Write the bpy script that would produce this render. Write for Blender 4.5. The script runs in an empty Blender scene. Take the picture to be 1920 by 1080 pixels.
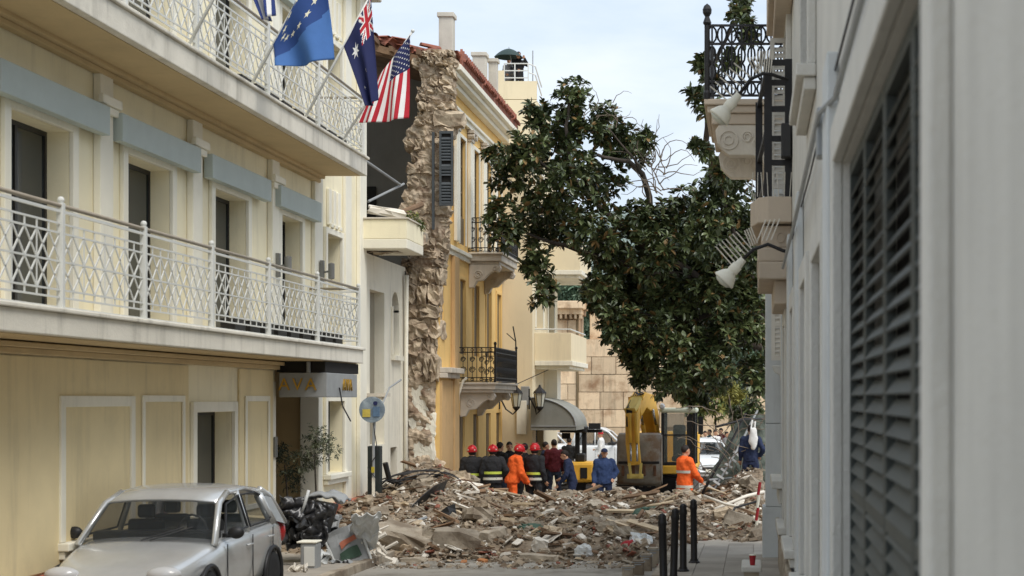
import bpy, math, random
from mathutils import Vector, Matrix, noise
R = math.radians
random.seed(7)
scene = bpy.context.scene
COL = scene.collection

# ------------------------------------------------------------------ camera, sky, sun, exposure
CAMZ = 3.0            # metres; the photographer stands close to the right-hand facade
FPX = 3000.0          # focal length in photo pixels (1920 wide)
VX, VY = 1410.0, 748.0   # vanishing point of the street in the photo
cam_d = bpy.data.cameras.new('camera')
cam = bpy.data.objects.new('camera', cam_d); COL.objects.link(cam)
cam.location = (0, 0, CAMZ); cam.rotation_euler = (R(90), 0, 0)
cam_d.sensor_width = 36; cam_d.lens = 36 * FPX / 1920
cam_d.shift_x = -(VX - 960) / 1920; cam_d.shift_y = (VY - 540) / 1920
cam_d.clip_start = 0.05; cam_d.clip_end = 6000
cam_d.dof.use_dof = True; cam_d.dof.focus_distance = 36; cam_d.dof.aperture_fstop = 2.8
scene.camera = cam
SUN_EL, SUN_AZ = R(56), R(136)      # azimuth clockwise from +Y (north): behind and right of the camera
world = bpy.data.worlds.new('World'); scene.world = world; world.use_nodes = True
def make_world():
    nt = world.node_tree; N = nt.nodes; L = nt.links
    for n in list(N): N.remove(n)
    out = N.new('ShaderNodeOutputWorld'); bg = N.new('ShaderNodeBackground')
    sky = N.new('ShaderNodeTexSky'); sky.sky_type = 'NISHITA'; sky.sun_disc = False
    sky.sun_elevation = SUN_EL; sky.sun_rotation = SUN_AZ; sky.dust_density = 2.5; sky.air_density = 1.2
    tc = N.new('ShaderNodeTexCoord'); mp = N.new('ShaderNodeMapping'); mp.inputs['Scale'].default_value = (1.6, 1.6, 5.5)
    nz = N.new('ShaderNodeTexNoise'); nz.inputs['Scale'].default_value = 2.6; nz.inputs['Detail'].default_value = 7; nz.inputs['Roughness'].default_value = .58
    rp = N.new('ShaderNodeValToRGB'); rp.color_ramp.elements[0].position = .36; rp.color_ramp.elements[1].position = .66
    rp.color_ramp.elements[0].color = (5.1, 6.0, 7.2, 1); rp.color_ramp.elements[1].color = (6.8, 7.3, 7.9, 1)
    mx = N.new('ShaderNodeMix'); mx.data_type = 'RGBA'; mx.inputs[0].default_value = .86
    L.new(tc.outputs['Generated'], mp.inputs[0]); L.new(mp.outputs[0], nz.inputs['Vector'])
    L.new(nz.outputs[0], rp.inputs[0]); L.new(sky.outputs[0], mx.inputs[6]); L.new(rp.outputs[0], mx.inputs[7])
    L.new(mx.outputs[2], bg.inputs[0]); bg.inputs[1].default_value = .09
    L.new(bg.outputs[0], out.inputs[0])
make_world()
sun_d = bpy.data.lights.new('sun', 'SUN'); sun_d.energy = 1.5; sun_d.angle = R(28); sun_d.color = (1, .96, .9)
sun = bpy.data.objects.new('sun', sun_d); COL.objects.link(sun)
_sd = Vector((math.sin(SUN_AZ) * math.cos(SUN_EL), math.cos(SUN_AZ) * math.cos(SUN_EL), math.sin(SUN_EL)))
sun.rotation_euler = _sd.to_track_quat('Z', 'Y').to_euler(); sun.location = (6, 0, 30)
scene.view_settings.view_transform = 'Standard'; scene.view_settings.look = 'None'
scene.view_settings.exposure = 0.74; scene.view_settings.gamma = 1
scene.render.engine = 'CYCLES'; scene.cycles.use_denoising = True
scene.cycles.max_bounces = 6; scene.cycles.transparent_max_bounces = 6

# ------------------------------------------------------------------ helpers
def W(px, py, Y): return Vector(((px - VX) * Y / FPX, Y, CAMZ - (py - VY) * Y / FPX))
def zg(y):
    if y >= 46: return 0.0
    return 0.0154 * (46 - y)
def s2l(*c):
    return tuple(((v / 255) / 12.92 if v / 255 <= .04045 else ((v / 255 + .055) / 1.055) ** 2.4) for v in c)

class MB:
    def __init__(s): s.v = []; s.f = []; s.m = []
    def add(s, vs, fs, mi=0):
        o = len(s.v); s.v += [tuple(p) for p in vs]
        s.f += [tuple(i + o for i in f) for f in fs]; s.m += [mi] * len(fs); return s
    def box(s, x0, x1, y0, y1, z0, z1, mi=0):
        return s.add([(x0,y0,z0),(x1,y0,z0),(x1,y1,z0),(x0,y1,z0),(x0,y0,z1),(x1,y0,z1),(x1,y1,z1),(x0,y1,z1)],
                     [(0,3,2,1),(4,5,6,7),(0,1,5,4),(1,2,6,5),(2,3,7,6),(3,0,4,7)], mi)
    def obox(s, c, size, rot=None, mi=0):
        M = rot or Matrix.Identity(3); hx, hy, hz = [v / 2 for v in size]; c = Vector(c)
        P = [c + M @ Vector(p) for p in [(-hx,-hy,-hz),(hx,-hy,-hz),(hx,hy,-hz),(-hx,hy,-hz),(-hx,-hy,hz),(hx,-hy,hz),(hx,hy,hz),(-hx,hy,hz)]]
        return s.add(P, [(0,3,2,1),(4,5,6,7),(0,1,5,4),(1,2,6,5),(2,3,7,6),(3,0,4,7)], mi)
    def bar(s, a, b, w, h=None, mi=0):
        a = Vector(a); b = Vector(b); d = b - a; L = d.length
        if L < 1e-6: return s
        q = d.to_track_quat('Y', 'Z').to_matrix()
        return s.obox((a + b) / 2, (w, L, h or w), q, mi)
    def tube(s, pts, r, n=8, mi=0, cap=True):
        pts = [Vector(p) for p in pts]; k = len(pts); rs = r if isinstance(r, (list, tuple)) else [r] * k
        vs = []; fs = []; up = Vector((.013, .027, 1))
        for i, p in enumerate(pts):
            d = (pts[min(i + 1, k - 1)] - pts[max(i - 1, 0)]).normalized()
            if abs(d.dot(up)) > .97: up = Vector((1, .02, .03))
            e1 = d.cross(up).normalized(); e2 = d.cross(e1).normalized(); up = -e2 if k > 2 else up
            for j in range(n):
                t = 2 * math.pi * j / n; vs.append(p + (e1 * math.cos(t) + e2 * math.sin(t)) * rs[i])
        for i in range(k - 1):
            for j in range(n):
                a = i * n + j; b = i * n + (j + 1) % n; fs.append((a, b, b + n, a + n))
        if cap: fs += [tuple(range(n))[::-1], tuple(range((k - 1) * n, k * n))]
        return s.add(vs, fs, mi)
    def lathe(s, prof, c=(0, 0, 0), n=16, axis='z', mi=0, sx=1, sy=1):
        vs = []; fs = []; k = len(prof); c = Vector(c)
        for r, z in prof:
            for j in range(n):
                t = 2 * math.pi * j / n; p = (r * math.cos(t) * sx, r * math.sin(t) * sy, z)
                if axis == 'x': p = (p[2], p[0], p[1])
                if axis == 'y': p = (p[0], p[2], p[1])
                vs.append(c + Vector(p))
        for i in range(k - 1):
            for j in range(n):
                a = i * n + j; b = i * n + (j + 1) % n; fs.append((a, b, b + n, a + n))
        fs += [tuple(range(n))[::-1], tuple(range((k - 1) * n, k * n))]
        return s.add(vs, fs, mi)
    def prism(s, poly, fn, a, b, mi=0):
        """poly: list of 2-D points; fn(p, q, w) -> world point; extruded from w=a to w=b"""
        n = len(poly); vs = [fn(p[0], p[1], a) for p in poly] + [fn(p[0], p[1], b) for p in poly]
        fs = [tuple(range(n))[::-1], tuple(range(n, 2 * n))] + [(i, (i + 1) % n, n + (i + 1) % n, n + i) for i in range(n)]
        return s.add(vs, fs, mi)
    def grid(s, fn, nu, nv, mi=0, mfn=None):
        o = len(s.v)
        for j in range(nv + 1):
            for i in range(nu + 1): s.v.append(tuple(fn(i / nu, j / nv)))
        for j in range(nv):
            for i in range(nu):
                a = o + j * (nu + 1) + i; s.f.append((a, a + 1, a + nu + 2, a + nu + 1))
                s.m.append(mfn((i + .5) / nu, (j + .5) / nv) if mfn else mi)
        return s
    def ell(s, c, r, n=12, m=8, rot=None, mi=0):
        c = Vector(c); vs = []; fs = []
        for i in range(m + 1):
            ph = math.pi * i / m
            for j in range(n):
                t = 2 * math.pi * j / n; p = Vector((r[0] * math.sin(ph) * math.cos(t), r[1] * math.sin(ph) * math.sin(t), r[2] * math.cos(ph)))
                vs.append(c + (rot @ p if rot else p))
        for i in range(m):
            for j in range(n):
                a = i * n + j; b = i * n + (j + 1) % n; fs.append((a, a + n, b + n, b))
        return s.add(vs, fs, mi)
    def mesh(s, name, mats, smooth=False):
        me = bpy.data.meshes.new(name); me.from_pydata(s.v, [], s.f)
        for mt in (mats if isinstance(mats, (list, tuple)) else [mats]): me.materials.append(mt)
        if any(s.m): me.polygons.foreach_set('material_index', s.m)
        if smooth: me.polygons.foreach_set('use_smooth', [True] * len(me.polygons))
        me.update(); return me
    def build(s, name, mats, parent=None, smooth=False, bevel=0, kind=None, weld=False):
        o = bpy.data.objects.new(name, s.mesh(name, mats, smooth)); COL.objects.link(o)
        if weld:
            w = o.modifiers.new('weld', 'WELD'); w.merge_threshold = .0005
        if bevel:
            b = o.modifiers.new('bevel', 'BEVEL'); b.width = bevel; b.segments = 2; b.limit_method = 'ANGLE'; b.angle_limit = R(40)
        if parent is not None: adopt(o, parent)
        if kind: o['kind'] = kind
        return o
LOC = {}
def adopt(o, parent):
    o.parent = parent
    if parent.name in LOC: o.matrix_parent_inverse = Matrix.Translation(-Vector(LOC[parent.name]))
def link(name, me, parent=None):
    o = bpy.data.objects.new(name, me); COL.objects.link(o)
    if parent is not None: adopt(o, parent)
    return o
def thing(name, label, cat, loc=(0, 0, 0), group=None):
    o = bpy.data.objects.new(name, None); COL.objects.link(o); o.location = loc; o.empty_display_size = .2
    LOC[o.name] = loc; return tag(o, label, cat, group)
def tag(o, label, cat, group=None):
    o['label'] = label; o['category'] = cat
    if group: o['group'] = group
    return o
def copy_tree(o, parent=None):
    c = o.copy(); COL.objects.link(c); c.parent = parent
    for ch in list(o.children): copy_tree(ch, c)
    return c
def struct(o): o['kind'] = 'structure'; return o

# ------------------------------------------------------------------ materials
def mat(name, col, rough=.85, var=.18, scale=1.5, bump=.15, bscale=25, metal=0, col2=None, streak=0, streakcol=(.09, .075, .055), rnd=0, spec=.4, obj=False, c2pos=(.45, .62), coat=0):
    m = bpy.data.materials.new(name); m.use_nodes = True; nt = m.node_tree; N = nt.nodes; L = nt.links
    b = N['Principled BSDF']; b.inputs['Roughness'].default_value = rough; b.inputs['Metallic'].default_value = metal
    b.inputs['Specular IOR Level'].default_value = spec; b.inputs['Coat Weight'].default_value = coat; b.inputs['Coat Roughness'].default_value = .08
    if obj: g = N.new('ShaderNodeTexCoord'); P = g.outputs['Object']
    else: g = N.new('ShaderNodeNewGeometry'); P = g.outputs['Position']
    def nz(sc, det=5, rgh=.6, mp=None):
        n = N.new('ShaderNodeTexNoise'); n.inputs['Scale'].default_value = sc; n.inputs['Detail'].default_value = det; n.inputs['Roughness'].default_value = rgh
        if mp:
            k = N.new('ShaderNodeMapping'); k.inputs['Scale'].default_value = mp; L.new(P, k.inputs[0]); L.new(k.outputs[0], n.inputs['Vector'])
        else: L.new(P, n.inputs['Vector'])
        return n.outputs[0]
    def ramp(src, a, b_, ca, cb):
        r = N.new('ShaderNodeValToRGB'); r.color_ramp.elements[0].position = a; r.color_ramp.elements[1].position = b_
        r.color_ramp.elements[0].color = (*ca, 1); r.color_ramp.elements[1].color = (*cb, 1); L.new(src, r.inputs[0]); return r.outputs[0]
    def mix(f, a, b_, mode='MIX'):
        x = N.new('ShaderNodeMix'); x.data_type = 'RGBA'; x.blend_type = mode
        for sock, v in ((x.inputs[0], f), (x.inputs[6], a), (x.inputs[7], b_)):
            if isinstance(v, (int, float)): sock.default_value = v
            elif isinstance(v, tuple): sock.default_value = (*v, 1)
            else: L.new(v, sock)
        return x.outputs[2]
    lo = tuple(max(0, c * (1 - var)) for c in col); hi = tuple(min(1, c * (1 + var)) for c in col)
    c = ramp(nz(scale), .3, .7, lo, hi)
    if col2: c = mix(ramp(nz(scale * .7 + .3, 6, .65), c2pos[0], c2pos[1], (0, 0, 0), (1, 1, 1)), c, col2)
    if streak:
        st = ramp(nz(2.2, 6, .7, (1.3, 1.3, .13)), .52, .8, (0, 0, 0), (streak,) * 3)
        c = mix(st, c, streakcol)
        st2 = ramp(nz(.9, 8, .72), .56, .8, (0, 0, 0), (streak * .7,) * 3); c = mix(st2, c, streakcol)
    if rnd:
        oi = N.new('ShaderNodeObjectInfo'); c = mix(1.0, c, ramp(oi.outputs['Random'], 0, 1, (1 - rnd,) * 3, (1 + rnd * .6,) * 3), 'MULTIPLY')
    L.new(c, b.inputs['Base Color'])
    if bump:
        bp = N.new('ShaderNodeBump'); bp.inputs['Strength'].default_value = bump; bp.inputs['Distance'].default_value = .03
        L.new(nz(bscale, 6, .65), bp.inputs['Height']); L.new(bp.outputs[0], b.inputs['Normal'])
    return m
def glassy(name, col, rough=.06, alpha=1):
    m = bpy.data.materials.new(name); m.use_nodes = True; b = m.node_tree.nodes['Principled BSDF']
    b.inputs['Base Color'].default_value = (*col, 1); b.inputs['Roughness'].default_value = rough; b.inputs['Specular IOR Level'].default_value = .6
    if alpha < 1: b.inputs['Alpha'].default_value = alpha
    return m
M = {}
M['cream'] = mat('cream_render', s2l(246, 236, 204), .9, .07, .8, .2, 40, streak=.34, streakcol=(.3, .25, .17))
M['cream_dark'] = mat('ochre_render', s2l(232, 214, 170), .9, .08, .8, .12, 40, streak=.25)
M['white'] = mat('white_trim', s2l(240, 235, 218), .8, .06, 1.2, .08, 40, streak=.2)
M['slab'] = mat('balcony_slab', s2l(226, 220, 205), .85, .1, 1.5, .2, 30, streak=.6, streakcol=(.2, .18, .14))
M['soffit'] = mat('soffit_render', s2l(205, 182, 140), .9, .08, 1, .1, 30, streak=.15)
M['rail'] = mat('grey_rail_paint', s2l(214, 214, 208), .45, .06, 4, .03, 60)
M['handrail'] = mat('weathered_handrail', s2l(158, 148, 132), .5, .1, 4, .05)
M['bluegrey'] = mat('pale_blue_panel', s2l(182, 192, 188), .6, .06, 2, .05, 30)
M['alu'] = mat('grey_window_frame', s2l(120, 120, 116), .5, .1, 3, .02)
M['darkframe'] = mat('dark_window_frame', s2l(44, 42, 40), .5, .1, 3, .02)
M['curtain'] = mat('curtain', s2l(205, 196, 172), .9, .1, 3, .1)
M['pane'] = glassy('window_glass', (.035, .042, .045))
M['plinth'] = mat('red_plinth', s2l(178, 108, 84), .85, .12, 2, .15, 30, streak=.3)
M['dark'] = mat('dark_interior', (.02, .018, .016), .9, .2, 2, 0)
M['gold'] = mat('gold_letters', s2l(190, 150, 60), .35, .1, 6, 0, metal=.6)
M['greymetal'] = mat('grey_metal', s2l(150, 152, 152), .5, .1, 4, .04)
M['ylw'] = mat('yellow_render', s2l(238, 198, 126), .9, .07, .7, .12, 40, streak=.28, streakcol=(.22, .15, .07))
M['ylw2'] = mat('brown_ochre_render', s2l(208, 172, 122), .9, .1, .8, .14, 40, streak=.35)
M['offwhite'] = mat('stained_white_render', s2l(234, 228, 210), .9, .08, .7, .2, 26, streak=.38)
M['beige'] = mat('beige_render', s2l(230, 215, 182), .9, .05, .6, .1, 40, streak=.15)
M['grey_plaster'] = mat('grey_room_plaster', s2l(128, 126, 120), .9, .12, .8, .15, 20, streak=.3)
M['shutterbrown'] = mat('brown_shutter', s2l(118, 100, 72), .7, .12, 3, .06)
M['shutterdark'] = mat('grey_blue_shutter', s2l(70, 74, 76), .6, .15, 3, .06)
M['stone'] = mat('rubble_stone', s2l(196, 178, 152), .95, .25, 4.5, 1.0, 12, col2=s2l(150, 130, 108), rnd=.28)
M['mortar'] = mat('old_mortar', s2l(190, 172, 148), .95, .3, 5, 1.0, 10, col2=s2l(136, 114, 94))
M['tile'] = mat('terracotta', s2l(156, 96, 76), .85, .22, 4, .2, 30, col2=s2l(124, 82, 68), rnd=.25)
M['timber'] = mat('old_timber', s2l(128, 102, 78), .9, .3, 3, .3, 30, rnd=.35)
M['palewood'] = mat('pale_timber', s2l(196, 176, 146), .85, .2, 3, .2, 30, rnd=.25)
M['iron'] = mat('black_ironwork', s2l(38, 36, 36), .5, .15, 5, .05, metal=.2)
M['marble'] = mat('weathered_marble', s2l(206, 196, 180), .75, .12, 2.2, .25, 18, streak=.4)
M['chimney'] = mat('chimney_render', s2l(206, 200, 186), .9, .12, 1.2, .2, 20, streak=.4)
M['sandstone'] = mat('sandstone_block', s2l(226, 200, 166), .92, .14, .9, .4, 10, col2=s2l(170, 136, 104), rnd=.2, streak=.7, c2pos=(.5, .66))
M['asphalt'] = mat('dusty_asphalt', s2l(156, 150, 139), .95, .16, 1.3, .35, 40, col2=s2l(122, 115, 104))
M['paving'] = mat('paving_stone', s2l(158, 150, 138), .9, .16, 1.5, .2, 30, rnd=.2, streak=.2)
M['earth'] = mat('rubble_dust', s2l(154, 138, 118), .97, .25, 2.6, .9, 9, col2=s2l(116, 100, 82))
M['concrete'] = mat('broken_concrete', s2l(168, 156, 138), .95, .2, 2.5, .5, 16, col2=s2l(128, 114, 97), rnd=.22)
M['plaster'] = mat('white_plaster', s2l(222, 214, 200), .92, .1, 4, .3, 20, rnd=.12)
M['cloud_grey'] = mat('canvas_awning', s2l(142, 142, 134), .85, .1, 1.5, .1, 20, streak=.3)
# ------------------------------------------------------------------ ground
def build_ground():
    ys = [-60, 0, 10, 20, 30, 38, 46, 70, 120, 400, 1500, 5000]; xs = [-3000, -400, -60, -12, -6, 0, 6, 60, 400, 3000]
    mb = MB(); n = len(xs)
    for y in ys:
        for x in xs: mb.v.append((x, y, zg(max(y, -5)) - .004))
    for j in range(len(ys) - 1):
        for i in range(n - 1):
            a = j * n + i; mb.f.append((a, a + 1, a + n + 1, a + n)); mb.m.append(0)
    struct(mb.build('ground', M['paving']))
    mb = MB()
    ys = [2, 10, 20, 28, 38, 46, 62]
    for y in ys:
        for x in (-6.05, -4, -2.6, -1.45): mb.v.append((x, y, zg(y) + .002))
    for j in range(len(ys) - 1):
        for i in range(3):
            a = j * 4 + i; mb.f.append((a, a + 1, a + 5, a + 4)); mb.m.append(0)
    struct(mb.build('road', M['asphalt']))
    mb = MB(); mb.grid(lambda u, v: (-14 + 18 * u, 62 + 20 * v, .004), 2, 2); struct(mb.build('cross_road', M['asphalt']))
    for nm, x0, x1 in (('pavement_left', -8.35, -6.2), ('pavement_right', -1.3, .7)):
        mb = MB()
        for y0, y1 in ((2, 20), (20, 32), (32, 46), (46, 60)):
            o = len(mb.v); h = .11
            for y in (y0, y1):
                for x in (x0, x1):
                    mb.v += [(x, y, zg(y) - .05), (x, y, zg(y) + h)]
            mb.f += [(o + 1, o + 3, o + 7, o + 5), (o, o + 1, o + 5, o + 4), (o + 2, o + 6, o + 7, o + 3)]; mb.m += [0] * 3
        base = struct(mb.build(nm, M['paving']))
        xa, xb = (x1, x1 + .14) if nm.endswith('left') else (x0 - .14, x0)
        for k in range(30):
            y0 = 8 + k * 1.2
            mb = MB(); mb.box(xa, xb, y0, y0 + 1.19, zg(y0) - .1, zg(y0) + .12); mb.build('kerb_stone', M['concrete'], base, bevel=.012)
        if nm.endswith('right'):
            for r in range(16):
                for c in range(4):
                    y0 = 19 + r * .62; xx = x0 + .01 + c * .44; z = zg(y0)
                    mb = MB(); mb.box(xx, xx + .43, y0, y0 + .605, z + .09, z + .118 + random.random() * .008); mb.build('paving_slab', M['paving'], base, bevel=.006)
build_ground()

# ------------------------------------------------------------------ facade builder
def facade(mb, X, y0, y1, z0, z1, holes, thick=.3, sgn=1):
    """wall in a plane of constant X, outward normal sgn*X, holes (ya, yb, za, zb)"""
    ys = sorted({y0, y1, *[h[0] for h in holes], *[h[1] for h in holes]}); zs = sorted({z0, z1, *[h[2] for h in holes], *[h[3] for h in holes]})
    ys = [y for y in ys if y0 <= y <= y1]; zs = [z for z in zs if z0 <= z <= z1]
    def solid(i, j):
        if not (0 <= i < len(ys) - 1 and 0 <= j < len(zs) - 1): return False
        a = (ys[i] + ys[i + 1]) / 2; b = (zs[j] + zs[j + 1]) / 2
        return not any(h[0] < a < h[1] and h[2] < b < h[3] for h in holes)
    Xb = X - sgn * thick
    for i in range(len(ys) - 1):
        for j in range(len(zs) - 1):
            if not solid(i, j): continue
            a, b, c, d = ys[i], ys[i + 1], zs[j], zs[j + 1]
            mb.add([(X, a, c), (X, b, c), (X, b, d), (X, a, d)], [(0, 1, 2, 3) if sgn > 0 else (3, 2, 1, 0)])
            mb.add([(Xb, a, c), (Xb, b, c), (Xb, b, d), (Xb, a, d)], [(3, 2, 1, 0)])
            if not solid(i - 1, j): mb.add([(X, a, c), (X, a, d), (Xb, a, d), (Xb, a, c)], [(0, 1, 2, 3)])
            if not solid(i + 1, j): mb.add([(X, b, c), (X, b, d), (Xb, b, d), (Xb, b, c)], [(3, 2, 1, 0)])
            if not solid(i, j - 1): mb.add([(X, a, c), (Xb, a, c), (Xb, b, c), (X, b, c)], [(0, 1, 2, 3)])
            if not solid(i, j + 1): mb.add([(X, a, d), (Xb, a, d), (Xb, b, d), (X, b, d)], [(3, 2, 1, 0)])
    return mb
def window(parent, X, h, frame='darkframe', depth=.22, nv=2, sgn=1, nh=1, curtain=False, fw=.055):
    """frame with its panes set back in a hole of a facade of constant X"""
    a, b, c, d = h; x1 = X - sgn * depth; x0 = x1 - sgn * .05; lo, hi = min(x0, x1), max(x0, x1)
    mb = MB()
    mb.box(lo, hi, a, a + fw, c, d); mb.box(lo, hi, b - fw, b, c, d); mb.box(lo, hi, a + fw, b - fw, c, c + fw); mb.box(lo, hi, a + fw, b - fw, d - fw, d)
    for i in range(1, nv):
        y = a + (b - a) * i / nv; mb.box(lo, hi, y - fw * .6, y + fw * .6, c + fw, d - fw)
    for j in range(1, nh):
        z = c + (d - c) * j / nh; mb.box(lo + .003, hi - .003, a + fw, b - fw, z - .02, z + .02)
    w = mb.build('window', M[frame], parent)
    xm = (lo + hi) / 2
    for i in range(nv):
        for j in range(nh):
            ya, yb = a + (b - a) * i / nv + fw * .8, a + (b - a) * (i + 1) / nv - fw * .8; za, zb = c + (d - c) * j / nh + .03, c + (d - c) * (j + 1) / nh - .03
            p = MB(); p.box(xm - .006, xm + .006, ya, yb, za, zb); p.build('pane', M['pane'], w)
    if curtain:
        p = MB(); xc = lo - .12 if sgn > 0 else hi + .12
        p.grid(lambda u, v: (xc + .03 * math.sin(u * 40), a + (b - a) * .55 * u, c + (d - c) * v), 30, 1); p.build('curtain', M['curtain'], w)
    return w
def surround(parent, X, h, w=.14, proj=.05, mat_='white', sgn=1, sill=False, name='window_surround'):
    a, b, c, d = h; lo, hi = sorted((X + sgn * .002, X + sgn * proj)); mb = MB()
    mb.box(lo, hi, a - w, a - .003, c, d + w); mb.box(lo, hi, b + .003, b + w, c, d + w); mb.box(lo, hi, a - .003, b + .003, d + .003, d + w)
    o = mb.build(name, M[mat_], parent, bevel=.01)
    if sill:
        mb = MB(); lo, hi = sorted((X + sgn * .002, X + sgn * .16)); mb.box(lo, hi, a - w * 1.2, b + w * 1.2, c - .1, c - .004); lo, hi = sorted((X + sgn * .002, X + sgn * .1))
        mb.box(lo, hi, a - w, b + w, c - .2, c - .104); mb.build('window_sill', M[mat_], parent, bevel=.012)
    return o

# ------------------------------------------------------------------ hotel on the left
HX = -8.2; BX = -7.3
def lattice_rail(parent, y0, y1, zf, posts, X=BX, Xw=HX, end=True):
    """grey steel balustrade with two tiers of crossed bars"""
    t = .02; H = 1.03
    for y in posts:
        mb = MB(); mb.box(X - .035, X + .035, y - .035, y + .035, zf, zf + H + .09); mb.ell((X, y, zf + H + .12), (.04, .04, .04), 8, 6); mb.build('post', M['rail'], parent, bevel=.006)
    mb = MB(); mb.tube([(X, y0, zf + H + .06), (X, y1, zf + H + .06)] + ([(Xw, y1, zf + H + .06)] if end else []), .024, 8); mb.build('handrail', M['handrail'], parent, smooth=True)
    mb = MB()
    tiers = [.12, .2, .5, .8, .9]
    def run(P, L):
        for z in tiers: mb.bar(P(0, zf + z), P(L, zf + z), t * .9, t)
        n = max(2, int(round(L / .27))); st = L / n
        for za, zb in ((.2, .5), (.5, .8)):
            for i in range(n):
                mb.bar(P(i * st, zf + za), P((i + 1) * st, zf + zb), .012, t); mb.bar(P((i + 1) * st, zf + za), P(i * st, zf + zb), .012, t)
        for i in range(n + 1):
            mb.bar(P(i * st, zf + .8), P(i * st, zf + .9), .012, t); mb.bar(P(i * st, zf + .12), P(i * st, zf + .2), .012, t)
            if i % 2 == 0: mb.bar(P(i * st, zf + .2), P(i * st, zf + .8), .01, t * .8)
        mb.bar(P(0, zf + H), P(L, zf + H), .03, .03)
    ends = [y0] + list(posts) + [y1]
    ends = sorted(set(ends))
    for a, b in zip(ends[:-1], ends[1:]):
        if b - a > .25: run(lambda q, z, a=a: Vector((X, a + .02 + q, z)), b - a - .04)
    if end: run(lambda q, z: Vector((X - q, y1, z)), X - Xw)
    mb.build('lattice', M['rail'], parent, kind='stuff')
def build_hotel():
    T = thing('hotel_building', 'cream yellow hotel with white trim, two long balconies and flagpoles', 'building', (HX, 24, .3))
    doors = [(24.3, 25.9), (27.75, 29.0), (20.9, 22.5), (17.6, 19.2), (14.2, 15.8)]
    holes = []; d3 = (30.7, 31.8, 4.2, 6.18); d3b = (30.7, 31.8, 7.9, 9.9)
    f1 = [(a, b, 3.95, 6.2) for a, b in doors]; f2 = [(a, b, 7.55, 9.8) for a, b in doors]
    gdoor = (23.5, 25.2, .5, 2.8); gwin = (30.75, 32.0, 1.55, 2.95); ent = (27.5, 30.25, .1, 3.6); g0 = (19.0, 21.0, 1.3, 2.9); g1 = (14.5, 16.5, 1.3, 2.9)
    holes = f1 + f2 + [d3, d3b, gdoor, gwin, ent, g0, g1]
    mb = facade(MB(), HX, 12, 33.7, 0, 11.4, holes, .34); mb.build('wall', M['cream'], T)
    mb = MB(); mb.box(-16, HX - .36, 11.9, 12.2, 0, 11.4); mb.box(-16, HX - .002, 33.4, 33.72, 0, 11.2); mb.box(-16, -15.7, 12.2, 33.4, 0, 11.4); mb.build('rear_wall', M['cream'], T)
    mb = MB(); mb.box(-16.1, HX + .35, 11.8, 33.95, 11.402, 11.7); mb.build('roof', M['slab'], T, bevel=.03)
    mb = MB(); mb.box(-12, HX - .7, 12.2, 33.3, 3.62, 3.85); mb.box(-12, HX - .7, 12.2, 33.3, 7.2, 7.45); mb.build('floor_slab', M['dark'], T)
    mb = MB(); mb.box(-12.2, -12, 12.2, 33.4, 0, 11.4); mb.build('inner_wall', M['soffit'], T)
    for h in f1: window(T, HX, h, 'darkframe', .26, 2, curtain=True)
    for h in f2: window(T, HX, h, 'darkframe', .26, 2, curtain=True)
    window(T, HX, d3, 'alu', .26, 1); window(T, HX, d3b, 'alu', .26, 1); window(T, HX, gdoor, 'darkframe', .26, 2); window(T, HX, gwin, 'alu', .24, 1, curtain=True)
    window(T, HX, g0, 'alu', .24, 2); window(T, HX, g1, 'alu', .24, 2)
    for h in f1 + f2 + [gdoor]: surround(T, HX, h, .16, .06)
    for h in (d3, d3b): surround(T, HX, h, .12, .07)
    surround(T, HX, gwin, .14, .06, sill=True); surround(T, HX, g0, .14, .06, sill=True); surround(T, HX, g1, .14, .06, sill=True)
    # pilasters and their capitals
    for y0, y1, z0, z1 in ((27.05, 27.45, 3.95, 7.15), (23.2, 23.6, 3.95, 7.15), (19.9, 20.3, 3.95, 7.15), (16.5, 16.9, 3.95, 7.15), (27.05, 27.45, 7.55, 11.0), (23.2, 23.6, 7.55, 11.0), (19.9, 20.3, 7.55, 11.0)):
        mb = MB(); mb.box(HX + .003, HX + .1, y0, y1, z0, z1); p = mb.build('pilaster', M['white'], T, bevel=.012)
        mb = MB(); zc = min(z1 - .55, z0 + 2.62); mb.box(HX + .1, HX + .15, y0 - .06, y1 + .06, zc, zc + .1); mb.box(HX + .1, HX + .18, y0 - .1, y1 + .1, zc + .102, zc + .22); mb.build('capital', M['white'], p, bevel=.015)
    for y0, y1, x in ((32.05, 32.5, .07), (33.15, 33.69, .09), (29.75, 30.3, .08)):
        mb = MB(); mb.box(HX + .003, HX + x, y0, y1, .98 if y0 > 31 else 3.95, 11.38); mb.build('pilaster', M['white'], T, bevel=.012)
    for k in range(3):
        y = 30.82 + k * .33
        for z0, z1 in ((6.36, 7.06), (10.1, 10.8)):
            mb = MB(); mb.box(HX + .003, HX + .06, y, y + .2, z0, z1); mb.box(HX + .06, HX + .1, y + .02, y + .18, z0 - .05, z0 + .03); mb.build('flute', M['white'], T, bevel=.012)
    # rolled awning boxes above the doors
    for a, b in doors:
        for z in (6.28, 9.88):
            mb = MB(); mb.box(HX + .064, HX + .2, a - .55, b + .75, z, z + .36); mb.build('blind_box', M['bluegrey'], T, bevel=.01)
    # string courses under the slabs
    for z in (3.5, 7.05):
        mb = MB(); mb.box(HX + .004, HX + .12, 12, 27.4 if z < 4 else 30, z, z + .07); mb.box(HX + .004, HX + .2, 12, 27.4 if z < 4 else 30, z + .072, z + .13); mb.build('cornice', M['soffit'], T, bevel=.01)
    # ground floor panel moulding and ochre render
    mb = MB(); mb.box(HX + .002, HX + .03, 12, 23.2, 1.0, 3.48); mb.box(HX + .002, HX + .03, 25.5, 27.3, 1.0, 3.48); mb.build('ochre_panel', M['cream_dark'], T)
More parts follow.
